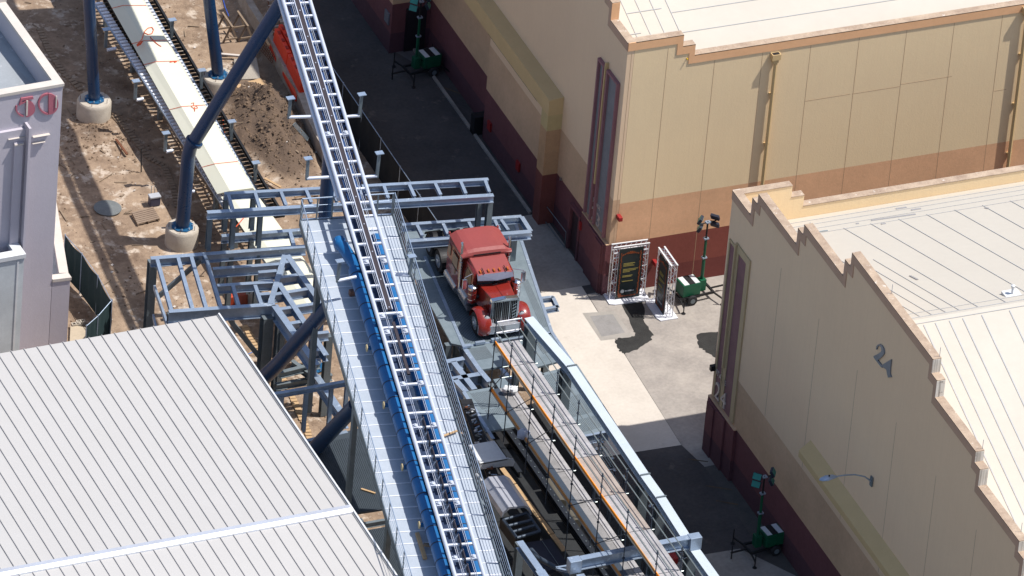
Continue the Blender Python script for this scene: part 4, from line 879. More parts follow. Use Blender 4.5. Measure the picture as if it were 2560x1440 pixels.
# grey tread-plate edging strips (brick-edged service trenches) as on the site
def strip(label, pts, w_, m):
    q = [P(x, y, 0) for x, y in pts]; mb = MB()
    for i in range(len(q)-1):
        L_ = (q[i+1]-q[i]).length; n_ = max(1, int(L_/.22)); d = (q[i+1]-q[i])/n_
        for j in range(n_):
            a = q[i]+d*j; b = a+d*.78; za = dirt_z(a.x, a.y)+.05; mb.bar(V(a.x, a.y, za), V(b.x, b.y, za), w_*random.uniform(.85, 1.1), .05)
    o = mb.done('trench_edging', m); tag(o, label, 'edging', kind='stuff')
strip('row of small brown trench edging pieces curving over the dirt past the first footing', [(98, 72), (125, 130), (160, 185), (205, 225)], .28, m_woodg)
strip('row of small brown trench edging pieces between the footing and the silver rack', [(285, 290), (330, 340), (372, 395), (410, 415), (432, 470), (445, 520)], .28, m_woodg)
strip('row of small brown edging pieces seen through the lower frame beside the shed roof', [(610, 815), (650, 880), (700, 930), (730, 990), (762, 1060), (775, 1100)], .3, m_wood)
# ================================================================== GALVANISED STEEL FRAMES
ZL, ZU = 4.5, 6.6
fr = thing('steel_platform_frame', 'bare galvanised steel platform frame with open joists, above the dirt left of the walkway', 'steel frame', P(560, 700, 0))
def B_(a, b, z, w_=.24, h_=.30, m=m_galv, nm='beam', p=fr, z2=None):
    MB().ibeam(P(*a, z), P(*b, z if z2 is None else z2), w_, h_, t=.025).done(nm, m, p)
def J_(a, b, z, w_=.16, h_=.2, p=fr, nm='joist', m=m_galv): MB().ibeam(P(*a, z-.006), P(*b, z-.006), w_, h_, t=.02).done(nm, m, p)
def C_(px, py, ztop, zbot, w_=.2, p=fr, nm='column', m=m_galvd):
    q = P(px, py, ztop); o = MB(); o.box((q.x-w_/2, q.y-w_/2, zbot), (q.x+w_/2, q.y-w_/2+.02, ztop)).box((q.x-w_/2, q.y+w_/2-.02, zbot), (q.x+w_/2, q.y+w_/2, ztop)).box((q.x-.012, q.y-w_/2+.0205, zbot+.001), (q.x+.012, q.y+w_/2-.0205, ztop-.001)).box((q.x-w_/2, q.y-w_/2-.002, ztop-.03), (q.x+w_/2, q.y+w_/2+.002, ztop-.002)); o.done(nm, m, p)
B_((377, 645), (765, 615), ZL, .24, .42); B_((422, 778), (688, 760), ZL, .24, .62); B_((554, 589), (762, 573), ZL, .22, .36); B_((532, 671), (700, 659), ZL-.01, .2, .45); B_((543, 713), (682, 704), ZL-.01, .2, .4); B_((646, 680), (692, 676), ZL-.02, .2, .4)
for a, b in (((393, 647), (429, 775)), ((445, 641), (482, 772)), ((478, 639), (516, 769)), ((517, 648), (552, 766)), ((582, 712), (597, 763)), ((638, 712), (654, 760)), ((725, 577), (735, 613)), ((510, 633), (517, 650))): J_(a, b, ZL)
C_(381, 652, ZL-.4, -.1, .34); C_(429, 785, ZL-.6, -.1, .3); C_(668, 790, ZL-.5, -.1, .46); C_(700, 800, ZL-.6, -.1, .3)
MB().bar(P(500, 652, ZL-.25), P(392, 745, ZL-2.0), .12, .2).done('brace', m_galvd, fr); MB().bar(P(386, 718, ZL-1.2), P(420, 818, ZL-1.2), .1, .22).done('rail', m_galv, fr); MB().bar(P(383, 790, 2.6), P(392, 830, 2.6), .08, .2).done('rail', m_galv, fr)
MB().bar(P(575, 800, 3.6), P(655, 900, 1.5), .12, .2).done('brace', m_galvd, fr)
# upper tier
B_((561, 483), (1221, 447), ZU, .20, .30); B_((518, 530), (1234, 487), ZU, .24, .34)
for a, b in (((571, 485), (582, 522)), ((638, 481), (650, 518)), ((702, 477), (716, 512)), ((765, 473), (779, 505)), ((830, 470), (844, 502)), ((900, 467), (912, 498)), ((960, 464), (971, 494)), ((1023, 460), (1037, 490)), ((1088, 457), (1102, 486)), ((1152, 453), (1165, 483)), ((1213, 450), (1224, 479))): J_(a, b, ZU, .14, .18)
for px, py in ((525, 538), (584, 535), (651, 531)): C_(px, py, ZU-.32, ZL, .2)
for px, py in ((566, 490), (634, 487)): C_(px, py, ZU-.3, ZL, .2)
for px, py in ((577, 642), (646, 636)): C_(px, py, ZL-.3, 1.4, .2)
for px, py in ((560, 602), (628, 598)): C_(px, py, ZL-.3, 1.4, .2)
C_(1200, 490, ZU-.3, 3., .2); C_(1225, 495, ZU-.3, 3., .24)
# right-hand lower tier behind the truck
fr2 = thing('steel_platform_frame', 'galvanised steel ladder frame above the rear wheels of the red truck', 'steel frame', P(1180, 600, 0))
B_((1005, 561), (1304, 540), ZL, .20, .34, p=fr2); B_((1018, 602), (1328, 578), ZL, .26, .36, p=fr2); B_((1304, 541), (1327, 577), ZL-.005, .2, .3, p=fr2)
for a, b in (((1043, 562), (1057, 590)), ((1108, 558), (1121, 586)), ((1172, 554), (1186, 582)), ((1237, 549), (1249, 575)), ((1253, 548), (1271, 574))): J_(a, b, ZL, .14, .18, fr2)
C_(1284, 592, ZL-.3, 0, .26, fr2); 
# bay of girders between the frame and the walkway
fr3 = thing('steel_girder_bay', 'triangular bay of heavy galvanised girders running under the walkway beside the shed', 'steel frame', P(740, 800, 0))
g = lambda a, b, w_=.22, h_=.36, z=ZL, nm='girder', m=m_galv: B_(a, b, z, w_, h_, m, nm, fr3)
g((712, 637), (676, 758), .24, .3, ZL+.012); g((718, 637), (812, 770), .26, .42); g((686, 762), (792, 912), .30, .62); g((697, 707), (816, 888), .24, .34, ZL+.014)
g((790, 937), (866, 1048), .30, .5, ZL-.9)
for a, b in (((700, 693), (745, 686)), ((687, 735), (771, 721)), ((699, 772), (796, 757)), ((722, 808), (766, 801)), ((785, 833), (822, 829)), ((770, 877), (806, 872)), ((712, 655), (727, 652)), ((646, 706), (684, 702)), ((650, 735), (675, 733))): g(a, b, .2, .42, ZL-.02, 'cross_girder')
C_(705, 830, ZL-.7, 0, .22, fr3); C_(822, 838, ZL-.4, 0, .3, fr3)
for a, b, z in (((700, 930), (800, 905), 2.2), ((690, 960), (830, 935), 1.6), ((730, 900), (800, 950), 2.0)): B_(a, b, z, .2, .3, m_galvd, 'lower_beam', fr3)
fr4 = thing('post_and_rail_frame', 'galvanised post and beam frame standing on the dark lower deck edge by the shed roof', 'steel frame', P(770, 1000, 0))
MB().ibeam(P(672, 986, 5.4), P(874, 951, 5.4), .2, .22, t=.02).done('beam', m_galv, fr4)
MB().ibeam(P(757, 1103, 3.02), P(868, 1078, 3.02), .2, .25, t=.02).done('beam', m_galv, fr4)
for px, py, h in ((705, 984, 3), (766, 974, 3), (829, 963, 3), (868, 956, 3)): C_(px, py, 5.18, 3.05, .16, fr4, 'post', m_galv)
C_(780, 1110, 2.75, 0, .2, fr4); C_(865, 1082, 2.75, 0, .2, fr4)
# ------------------------------------------------------------------ elevated decks (z = 3)
ZD = 3.0
pl = thing('elevated_deck', 'galvanised grating deck on steel channels carrying the red truck and scaffolding', 'platform', P(1250, 800, 0))
def dk(pts, nm='deck_panel', z=ZD, m=m_grate, th=.10, p=None):
    return MB().prism([P(x, y, z) for x, y in pts], (0, 0, -th)).done(nm, m, p or pl)
z1 = lambda X, Y: (1000+X/3, 780+Y/3)
dk(((1010, 560), (1288, 548), (1377, 828), (1160, 865), (1128, 858), (1020, 660)))
dk([z1(485, 262), z1(735, 222), z1(850, 395), z1(610, 432)]); dk([z1(700, 505), z1(780, 490), z1(900, 640), z1(800, 665)]); dk([z1(480, 600), z1(700, 560), z1(800, 760), z1(860, 860), z1(640, 900), z1(570, 795)])
dk([z1(840, 235), z1(1131, 165), z1(1285, 345), z1(1000, 420)]); dk([z1(1090, 452), z1(1330, 392), z1(1640, 868), z1(1380, 925), z1(1050, 470)]); dk([z1(1000, 421), z1(1020, 418), z1(1085, 470), z1(1050, 472)])
dk([z1(900, 300), z1(1000, 421), z1(1050, 472), z1(1380, 925), z1(1300, 940), z1(860, 330)], z=ZD-.012)
# flattened scraps on the grating
# grating bars: a real grid laid 4 mm proud on the sunlit panels
def bars(c4, n, m=m_galvd, w_=.03):
    a, b, c, d = [P(*q, ZD+.006) for q in c4]; mb = MB()
    for i in range(n+1): f = i/n; mb.bar(a.lerp(b, f), d.lerp(c, f), w_, .012)
    mb.done('grating_bars', m, pl)
bars((z1(520, 275), z1(640, 255), z1(700, 340), z1(575, 362)), 14); bars((z1(690, 245), z1(730, 238), z1(760, 300), z1(720, 305)), 5); bars((z1(530, 610), z1(680, 585), z1(760, 700), z1(620, 730)), 14); bars((z1(640, 735), z1(770, 712), z1(795, 755), z1(670, 780)), 10)
bars((z1(1010, 215), z1(1090, 195), z1(1160, 290), z1(1080, 315)), 8); bars((z1(1060, 480), z1(1200, 450), z1(1300, 600), z1(1160, 640)), 12); bars((z1(1200, 660), z1(1390, 600), z1(1480, 740), z1(1290, 790)), 16); bars((z1(1310, 815), z1(1500, 765), z1(1550, 850), z1(1380, 900)), 16)
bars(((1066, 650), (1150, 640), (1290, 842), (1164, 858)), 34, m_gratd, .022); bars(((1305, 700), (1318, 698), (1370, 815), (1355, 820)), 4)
# edge channels and posts
def ch(a, b, z=ZD+.02, h=.55, w_=.14, m=m_galv, nm='edge_channel'): MB().ibeam(P(*a, z), P(*b, z), w_, h, t=.02).done(nm, m, pl)
ch((1062, 640), (1160, 866)); ch(z1(480, 264), z1(600, 436), w_=.2); ch(z1(600, 436), z1(672, 520), w_=.24); ch((1290, 560), (1379, 829), h=.4); ch((1379, 829), (1546, 1078), h=.4); ch((1160, 866), (1377, 830), h=.3, w_=.1); ch((1458, 1090), (1522, 1077), h=.45)
ch(z1(760, 420), z1(830, 500), h=.4, w_=.2)
for a, b in ((z1(350, 370), z1(480, 345)), (z1(395, 498), z1(600, 462)), (z1(400, 370), z1(560, 578)), (z1(410, 500), z1(500, 600))): ch(a, b, z=ZD, h=.5, w_=.26, nm='cross_beam')
for px, py in ((1120, 860), (1160, 870), (1200, 935), (1230, 962), (1180, 1050), (1290, 930), (1370, 835), (1150, 790)): C_(px, py, ZD-.1, -.1, .26, pl, 'deck_leg')
ch(z1(480, 600), z1(700, 950), h=.4, w_=.16)
for px, py in ((1200, 860), (1240, 852), (1330, 838)):
    q = P(px, py, ZD+.04); MB().box(q-V(.22, .07, 0), q+V(.22, .07, .13)).done('lifting_lug', m_galv, pl)
q = P(1166, 868, ZD+.05); MB().box(q-V(.2, .08, 0), q+V(.2, .08, .1)).done('lifting_lug', m_galv, pl)
# hanging red cable below the deck
# cantilever loop out over the concrete
lp = thing('steel_bracket_loop', 'rectangular galvanised steel loop sticking out from the deck over the light concrete', 'bracket', P(1360, 765, 0))
for a, b in (((1318, 748), (1384, 741)), ((1330, 777), (1396, 765)), ((1382, 741), (1395, 768))): MB().ibeam(P(*a, 2.95), P(*b, 2.95), .16, .24, t=.02).done('beam', m_galv, lp)
# darker lower-left deck under the walkway
ld = thing('lower_deck', 'shaded grating deck below the walkway, right of the shed roof', 'platform', P(880, 1200, 0))
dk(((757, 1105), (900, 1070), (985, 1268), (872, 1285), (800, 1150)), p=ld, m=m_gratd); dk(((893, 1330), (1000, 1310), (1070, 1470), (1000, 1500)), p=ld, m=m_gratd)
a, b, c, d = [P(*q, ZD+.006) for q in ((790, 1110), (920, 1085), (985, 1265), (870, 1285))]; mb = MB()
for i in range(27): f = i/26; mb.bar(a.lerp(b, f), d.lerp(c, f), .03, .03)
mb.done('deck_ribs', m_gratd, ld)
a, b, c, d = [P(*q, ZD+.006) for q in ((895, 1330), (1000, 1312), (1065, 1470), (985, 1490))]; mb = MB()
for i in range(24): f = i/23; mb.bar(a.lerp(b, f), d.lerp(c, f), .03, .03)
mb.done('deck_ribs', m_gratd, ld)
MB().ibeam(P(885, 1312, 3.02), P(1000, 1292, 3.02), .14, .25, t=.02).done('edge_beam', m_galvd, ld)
lying('timber_offcut', 'broken tan stick lying on the shaded lower deck', 'timber', P(903, 1222, ZD+.05), P(938, 1233, ZD+.05), .09, .04, m_wood)
for px, py in ((880, 1165), (985, 1190), (900, 1300)): C_(px, py, ZD-.1, -.1, .26, ld, 'deck_leg')
# ================================================================== LONG BEAM WITH BOX COLUMNS
ZB = 5.3
lb = thing('long_edge_beam', 'long wide galvanised beam on broad columns along the right edge of the deck', 'steel beam', P(1450, 1000, 0))
jt = [(1317, 790), (1433, 913), (1625, 1183), (1668, 1238), (1738, 1350)]
cL = [(1322, 793), (1428, 915), (1612, 1187), (1652, 1243), (1719, 1348), (1810, 1475)]
for i in range(len(cL)-1):
    MB().ibeam(P(*cL[i], ZB), P(*cL[i+1], ZB), .42, .34, t=.03).done('beam_segment', m_galvb, lb)
for px, py in cL[1:4]: q = P(px, py, ZB+.01); MB().box(q-V(.19, .03, .0), q+V(.25, .03, .05)).done('splice_plate', m_galvd, lb)
for px, py in ((1328, 803), (1415, 925), (1607, 1200), (1650, 1256), (1728, 1370)): C_(px, py, ZB-.34, ZD if py < 1100 else 0, .42, lb, 'box_column', m_galvd)
# gantry across the bottom
gt = thing('steel_gantry', 'galvanised steel gantry beam crossing the scaffold near the bottom edge', 'gantry', P(1560, 1400, 0))
ZG = 5.9; A, B = P(1452, 1395, ZG), P(1722, 1342, ZG)
MB().ibeam(A, B, .3, .52, t=.03).done('cross_beam', m_galv, gt)
for p_, s_ in ((A, -1), (B, 1)):
    c = p_+V(s_*.27, 0, -.26); MB().box(c-V(.26, .2, .34), c+V(.26, .2, .27)).done('end_box', m_galv, gt, bevel=.02)
q = P(1443, 1410, ZG-.6); MB().box(q-V(.22, .17, 3), q+V(.22, .17, 0)).done('leg', m_galvd, gt)
MB().ibeam(P(1450, 1435, ZG-.6), P(1530, 1560, ZG-.6), .34, .3, t=.03).done('side_beam', m_galv, gt)
g2 = thing('steel_gantry', 'smaller galvanised portal at the bottom edge between the walkway and the dark flat bed', 'gantry', P(1310, 1420, 0))
MB().ibeam(P(1299, 1352, 5.3), P(1353, 1428, 5.3), .3, .34, t=.03).done('side_beam', m_galv, g2); MB().ibeam(P(1350, 1425, 5.31), P(1420, 1530, 5.31), .4, .34, t=.03).done('side_beam', m_galv, g2)
C_(1299, 1358, 4.95, 1.5, .3, g2, 'leg'); C_(1345, 1432, 4.95, 1.5, .3, g2, 'leg')
MB().ibeam(P(1390, 1418, 4.9), P(1432, 1411, 4.9), .1, .1, t=.02).done('tie', m_galv, g2); MB().ibeam(P(1392, 1419, 4.9), P(1445, 1432, 4.9), .1, .1, t=.02).done('tie', m_galv, g2)
# ================================================================== RED TRACTOR TRUCK (local: x right-hand side of picture, y to the rear, z up)
tk = thing('semi_truck', 'red long-nose sleeper semi truck with chrome grille parked on the grating deck', 'truck', (-7.43, -6.26, 3.008), -.055)
def tb(name, fn, m, bevel=.0, smooth=False, p=None):
    mb = MB(); fn(mb); return mb.done(name, m, p or tk, local=True, smooth=smooth, bevel=bevel)
def box_(a, b): return lambda mb: mb.box(a, b)
def hexa(bot, top):                                 # 4 bottom pts, 4 top pts
    return lambda mb: mb.add(list(bot)+list(top), [(0, 3, 2, 1), (4, 5, 6, 7), (0, 1, 5, 4), (1, 2, 6, 5), (2, 3, 7, 6), (3, 0, 4, 7)])
# chassis
tb('chassis', lambda mb: (mb.box((-.42, .45, .55), (-.30, 7.7, .78)), mb.box((.30, .45, .55), (.42, 7.7, .78)), mb.box((-.3, 4.9, .6), (.3, 5.0, .76)), mb.box((-.3, 6.4, .6), (.3, 6.5, .76)), mb.box((-.3, 7.6, .6), (.3, 7.7, .76))), m_black)
def wheel(x, y, w_=.30, r=.5, rim=m_chromed, sgn=-1):
    wt = MB().lathe((x, y, r), [(r*.62, 0), (r*.96, .01*1), (r, .05), (r, w_-.05), (r*.96, w_-.01), (r*.62, w_)], 28, 'x').done('tyre', m_rubber, tk, local=True, smooth=True); wt.name = 'wheel'
    xo = x-.004 if sgn < 0 else x+w_+.004
    s_ = 1 if sgn < 0 else -1
    MB().lathe((xo, y, r), [(r*.60, 0), (r*.58, s_*.02), (r*.46, s_*.06), (r*.2, s_*.05), (r*.2, -s_*.03), (r*.13, -s_*.06), (.01, -s_*.06)], 24, 'x').done('rim', rim, wt, local=True, smooth=True)
    for k in range(8):
        a = k*math.pi/4; MB().lathe((xo-s_*.0, y+math.cos(a)*r*.34, r+math.sin(a)*r*.34), [(.022, -s_*.02), (.022, s_*.05)], 6, 'x').done('lug_nut', m_chrome, wt, local=True)
for y in (.95,):
    wheel(-1.17, y, .28, .5, m_chromed, -1); wheel(.89, y, .28, .5, m_chromed, 1)
for y in (5.85, 7.15):
    wheel(-1.17, y, .56, .5, m_chromed, -1); wheel(.61, y, .56, .5, m_chromed, 1)
def arch(x0, x1, y, r0, r1, a0, a1, n=14):
    def f(mb):
        q = [(y+r1*math.cos(math.radians(a0+(a1-a0)*i/n)), .5+r1*math.sin(math.radians(a0+(a1-a0)*i/n))) for i in range(n+1)]+[(y+r0*math.cos(math.radians(a1-(a1-a0)*i/n)), .5+r0*math.sin(math.radians(a1-(a1-a0)*i/n))) for i in range(n+1)]
        mb.prism([(x0, a, b) for a, b in q], (x1-x0, 0, 0))
    return f
for x0, x1 in ((-1.2, -.60), (.60, 1.2)):
    def fend(mb, x0=x0, x1=x1):
        # swept fender: rounded section following the wheel
        n = 16; m_ = 8; base = len(mb.v)
        for i in range(n+1):
            a = math.radians(205-205*i/n-5) ; cx, cz = .95-math.cos(a)*-.0, .5
            yy = .95-.66*math.cos(a)*(-1); 
            for j in range(m_+1):
                u = j/m_; x = x0+(x1-x0)*u; bulge = .10*math.sin(math.pi*u)**.6
                rr_ = .60+bulge; mb.v.append(Vector((x, .95+rr_*math.cos(a)*1.06, .50+rr_*math.sin(a))))
        for i in range(n):
            for j in range(m_): p_ = base+i*(m_+1)+j; mb.f.append((p_, p_+1, p_+m_+2, p_+m_+1))
    tb('fender', fend, m_red, smooth=True)
    tb('fender_skirt', box_((x0+.02 if x0 < 0 else .64, .33, .32), (-.64 if x0 < 0 else x1-.02, .42, .72)), m_red, .02)
for y in (5.85, 7.15):
    for x0, x1 in ((-1.2, -.58), (.58, 1.2)): tb('mudguard', arch(x0, x1, y, .55, .59, 25, 155), m_black, smooth=False)
# bumper
m_visor = mat('visor_sky_tint', (.13, .135, .19, 1), .7, spec=.2)  # the chrome visor's sky reflection painted in as a flat colour
tb('bumper', lambda mb: (mb.prism([(-1.18, .42, .28), (-1.12, .30, .28), (0, .22, .28), (1.12, .30, .28), (1.18, .42, .28), (1.18, .50, .28), (-1.18, .50, .28)], (0, 0, .42))), m_bumper, .02)
# grille shell and grille
tb('grille_shell', lambda mb: (mb.box((-.64, .50, .66), (-.53, .74, 1.74)), mb.box((.53, .50, .66), (.64, .74, 1.74)), mb.prism([(-.64, .50, 1.741), (.64, .50, 1.741), (.60, .50, 1.84), (0, .48, 1.90), (-.60, .50, 1.84)], (0, .24, 0)), mb.box((-.529, .50, .62), (.529, .74, .70))), m_chrome, .015)
g_ = tb('grille', box_((-.53, .545, .70), (.53, .60, 1.745)), m_black)
for i in range(12):
    x = -.48+i*.087; tb('grille_bar', box_((x-.006, .535, .70), (x+.006, .545, 1.742)), m_chromed, p=g_) if i % 4 else tb('grille_post', box_((x-.016, .52, .70), (x+.016, .545, 1.742)), m_chrome, p=g_)
for i in range(5): tb('louvre_slash', lambda mb, i=i: mb.bar((.36, .53, .82+i*.16), (.52, .53, .92+i*.16), .02, .03), m_chrome, p=g_)
tb('hood_ornament', lambda mb: mb.box((-.03, .50, 1.90), (.03, .60, 1.94)), m_chrome)
# hood
tb('hood', hexa([(-.56, .60, .8), (.56, .60, .8), (.80, 2.12, .8), (-.80, 2.12, .8)], [(-.52, .62, 1.80), (.52, .62, 1.80), (.70, 2.12, 1.70), (-.70, 2.12, 1.70)]), m_red, .06)
tb('hood_crease', lambda mb: mb.bar((0, .62, 1.812), (0, 2.1, 1.71), .03, .02), m_red)
tb('cowl_vent', lambda mb: (mb.bar((-.1, 1.9, 1.735), (.1, 1.93, 1.73), .06, .03)), m_chrome)
# cab
def cab(mb):
    sec = [(-.98, .75), (-.98, 1.55), (-.90, 2.12), (-.78, 2.24), (.78, 2.24), (.90, 2.12), (.98, 1.55), (.98, .75)]
    front = [(x, 2.05 if z < 1.6 else (2.16 if z < 2.2 else 2.22), z) for x, z in sec]; back = [(x, 3.34, z+(.10 if z > 2 else 0)) for x, z in sec]
    n = len(sec); mb.add(front+back, [tuple(range(n))[::-1], tuple(range(n, 2*n))]+[(i, (i+1) % n, (i+1) % n+n, i+n) for i in range(n)])
tb('cab', cab, m_red, .035)
tb('cab_roof', hexa([(-.80, 1.98, 2.16), (.80, 1.98, 2.16), (.86, 3.2, 2.28), (-.86, 3.2, 2.28)], [(-.74, 2.02, 2.22), (.74, 2.02, 2.22), (.80, 3.2, 2.40), (-.80, 3.2, 2.40)]), m_redroof, .03)
for s_ in (-1, 1):
    tb('windshield', lambda mb, s_=s_: mb.add([(s_*.03, 1.99, 1.70), (s_*.80, 2.04, 1.70), (s_*.74, 2.10, 2.14), (s_*.03, 2.05, 2.14)], [(0, 1, 2, 3)]), m_glass)
    tb('sun_visor', lambda mb, s_=s_: mb.prism([(0, 1.72, 2.02), (s_*.82, 1.86, 2.02), (s_*.80, 2.04, 2.20), (0, 1.99, 2.20)], (0, .01, .02)), m_visor)
    tb('side_window', lambda mb, s_=s_: mb.prism([(s_*.985, 2.25, 1.55), (s_*.985, 2.95, 1.55), (s_*.915, 2.95, 2.06), (s_*.925, 2.35, 2.02)], (s_*.012, 0, 0)), m_glass)
    tb('door_seam', lambda mb, s_=s_: mb.box((s_*.981-.006, 3.02, .8), (s_*.981+.006, 3.04, 2.0)), m_black)
    tb('door_handle', lambda mb, s_=s_: mb.box((s_*1.0-.02, 2.85, 1.42), (s_*1.0+.02, 3.0, 1.46)), m_chrome)
    # mirrors on tubular brackets
    x = s_*1.34
    mm_ = tb('side_mirror', lambda mb, x=x: mb.box((x-.10, 2.02, 1.55), (x+.10, 2.10, 2.05)), m_chrome, .02)
    tb('mirror_bracket', lambda mb, s_=s_, x=x: (mb.tube([(s_*.93, 2.3, 2.12), (x, 2.08, 2.12), (x, 2.08, 1.48), (s_*.98, 2.25, 1.48)], .016, 6)), m_chrome, p=mm_)
    # air cleaners, headlamps, fuel tanks, steps, stacks
    ac = tb('air_cleaner', lambda mb, s_=s_: mb.lathe((s_*1.0, 1.93, .95), [(.17, 0), (.19, .03), (.19, .62), (.17, .64)], 20), m_red if s_ < 0 else m_chrome, smooth=True)
    tb('air_cleaner_cap', lambda mb, s_=s_: mb.lathe((s_*1.0, 1.93, 1.60), [(.20, 0), (.21, .03), (.20, .12), (.14, .17), (.02, .19)], 20), m_chrome, p=ac, smooth=True)
    for z in (1.1, 1.38): tb('air_cleaner_strap', lambda mb, s_=s_, z=z: mb.lathe((s_*1.0, 1.93, z), [(.196, 0), (.196, .04)], 20), m_chrome, p=ac)
    tb('air_intake_duct', lambda mb, s_=s_: mb.tube([(s_*.9, 1.93, 1.25), (s_*.72, 1.85, 1.2)], .09, 10), m_black, p=ac)
    hl = tb('headlamp', lambda mb, s_=s_: mb.lathe((s_*.80, .50, .98), [(.06, 0.22), (.13, .10), (.15, .0), (.02, -.02)], 18, 'y'), m_chrome, smooth=True)
    tb('headlamp_lens', lambda mb, s_=s_: mb.lathe((s_*.80, .478, .98), [(.12, 0), (.11, -.015), (.02, -.03)], 18, 'y'), mat('lens', (.6, .62, .65, 1), .1) if 'lens' not in bpy.data.materials else bpy.data.materials['lens'], p=hl)
    tb('turn_signal', lambda mb, s_=s_: mb.box((s_*.74-.05, .34, .74), (s_*.74+.05, .40, .80)), m_amber)
    tb('fuel_tank', lambda mb, s_=s_: mb.lathe((s_*.86, 2.5, .58), [(.25, 0), (.28, .02), (.28, 1.28), (.25, 1.3)], 22, 'y'), m_chromed, smooth=True)
    tb('cab_step', lambda mb, s_=s_: mb.box((s_*.98-.12, 2.1, .34), (s_*.98+.12, 3.6, .40)), m_chromed)
    st_ = tb('exhaust_stack', lambda mb, s_=s_: (mb.tube([(s_*1.08, 3.33, .6), (s_*1.08, 3.33, 2.95), (s_*1.08, 3.42, 3.05)], .06, 12)), m_chrome, smooth=True)
    tb('heat_shield', lambda mb, s_=s_: (mb.tube([(s_*1.08, 3.33, 1.2), (s_*1.08, 3.33, 2.1)], .085, 12)), m_chromed, p=st_, smooth=True)
    tb('sleeper_skirt', lambda mb, s_=s_: mb.tube([(s_*1.02, 3.5, .55), (s_*1.02, 4.85, .55)], .24, 14), m_chromed, smooth=True)
    tb('horn', lambda mb, s_=s_: mb.tube([(s_*.5, 1.98, 2.28), (s_*.5, 2.34, 2.34)], .025, 8, r2=.018), m_black)
for x in (-.62, -.25, 0, .25, .62):
    tb('cab_light', lambda mb, x=x: (mb.prism([(x-.035, 2.06, 2.23), (x+.035, 2.06, 2.23), (x+.035, 2.08, 2.30), (x-.035, 2.08, 2.30)], (0, .16, .03))), m_amber)
# sleeper box
def sleeper(mb):
    sec = [(-1.15, .62), (-1.16, 1.5), (-1.12, 2.30), (-1.02, 2.46), (1.02, 2.46), (1.12, 2.30), (1.16, 1.5), (1.15, .62)]
    front = [(x, 3.36, z) for x, z in sec]; back = [(x, 4.9, z+(.04 if z > 2 else 0)) for x, z in sec]; n = 8
    mb.add(front+back, [tuple(range(n))[::-1], tuple(range(n, 2*n))]+[(i, (i+1) % n, (i+1) % n+n, i+n) for i in range(n)])
tb('sleeper', sleeper, m_red, .04)
def sroof(mb):
    yy = [3.12, 3.18, 3.35, 4.85, 4.95]; zz = [2.50, 2.62, 2.70, 2.74, 2.60]; W_ = [(1.12), 1.15, 1.15, 1.13, 1.10]; n = 8; base = len(mb.v)
    for y, z, w_ in zip(yy, zz, W_):
        for j in range(n+1): u = -1+2*j/n; e = 1-abs(u)**5; mb.v.append(Vector((u*w_, y, 2.40+(z-2.40)*(.35+.65*e))))
    for i in range(4):
        for j in range(n): a = base+i*(n+1)+j; mb.f.append((a, a+1, a+n+2, a+n+1))
    q = base; mb.add([(-1.12, 3.12, 2.40), (1.12, 3.12, 2.40), (1.10, 4.95, 2.42), (-1.10, 4.95, 2.42)], [(0, 1, 2, 3)])
    k = len(mb.v)-4
    mb.f.append(tuple([k, k+1]+[base+j for j in range(n, -1, -1)]))
    mb.f.append(tuple([k+3]+[base+4*(n+1)+j for j in range(n+1)]+[k+2]))
    mb.f.append((k, base, base+9, base+18, base+27, base+36, k+3)); mb.f.append((k+1, k+2, base+44, base+35, base+26, base+17, base+8))
tb('sleeper_roof', sroof, m_redroof)
tb('roof_slot', lambda mb: mb.box((-.62, 3.095, 2.47), (.62, 3.116, 2.53)), m_black)
for x in (-1.0, 1.0): tb('roof_lamp', lambda mb, x=x: mb.lathe((x*1.1, 4.95, 2.5), [(.05, 0), (.06, .06), (.02, .12)], 10), m_redroof)
for s_ in (-1, 1):
    tb('sleeper_window', lambda mb, s_=s_: mb.prism([(s_*1.166, 3.55, 1.55), (s_*1.166, 4.15, 1.55), (s_*1.155, 4.15, 2.12), (s_*1.155, 3.55, 2.12)], (s_*.01, 0, 0)), m_tan)
    for z_ in (1.48, 2.14): tb('window_frame', lambda mb, s_=s_, z_=z_: mb.box((s_*1.166-.012, 3.50, z_), (s_*1.166+.012, 4.2, z_+.04)), m_black)
    tb('vent_window', lambda mb, s_=s_: mb.prism([(s_*1.166, 3.75, 1.2), (s_*1.166, 3.85, 1.2), (s_*1.166, 3.85, 1.42), (s_*1.166, 3.75, 1.42)], (s_*.012, 0, 0)), m_tan)
    tb('sleeper_window', lambda mb, s_=s_: mb.prism([(s_*1.166, 4.45, 1.7), (s_*1.166, 4.75, 1.7), (s_*1.155, 4.75, 2.15), (s_*1.155, 4.45, 2.15)], (s_*.01, 0, 0)), m_tan)
tb('fifth_wheel', lambda mb: mb.lathe((0, 6.3, .9), [(.42, 0), (.42, .06)], 20), m_black)
tb('rear_deck_plate', box_((-.45, 5.0, .79), (.45, 5.5, .83)), m_chromed)
for x in (-.3, 0, .3): tb('air_line', lambda mb, x=x: mb.tube([(x, 4.92, 1.2), (x, 5.3, .95), (x*1.5, 5.9, .98)], .02, 6), m_rust)
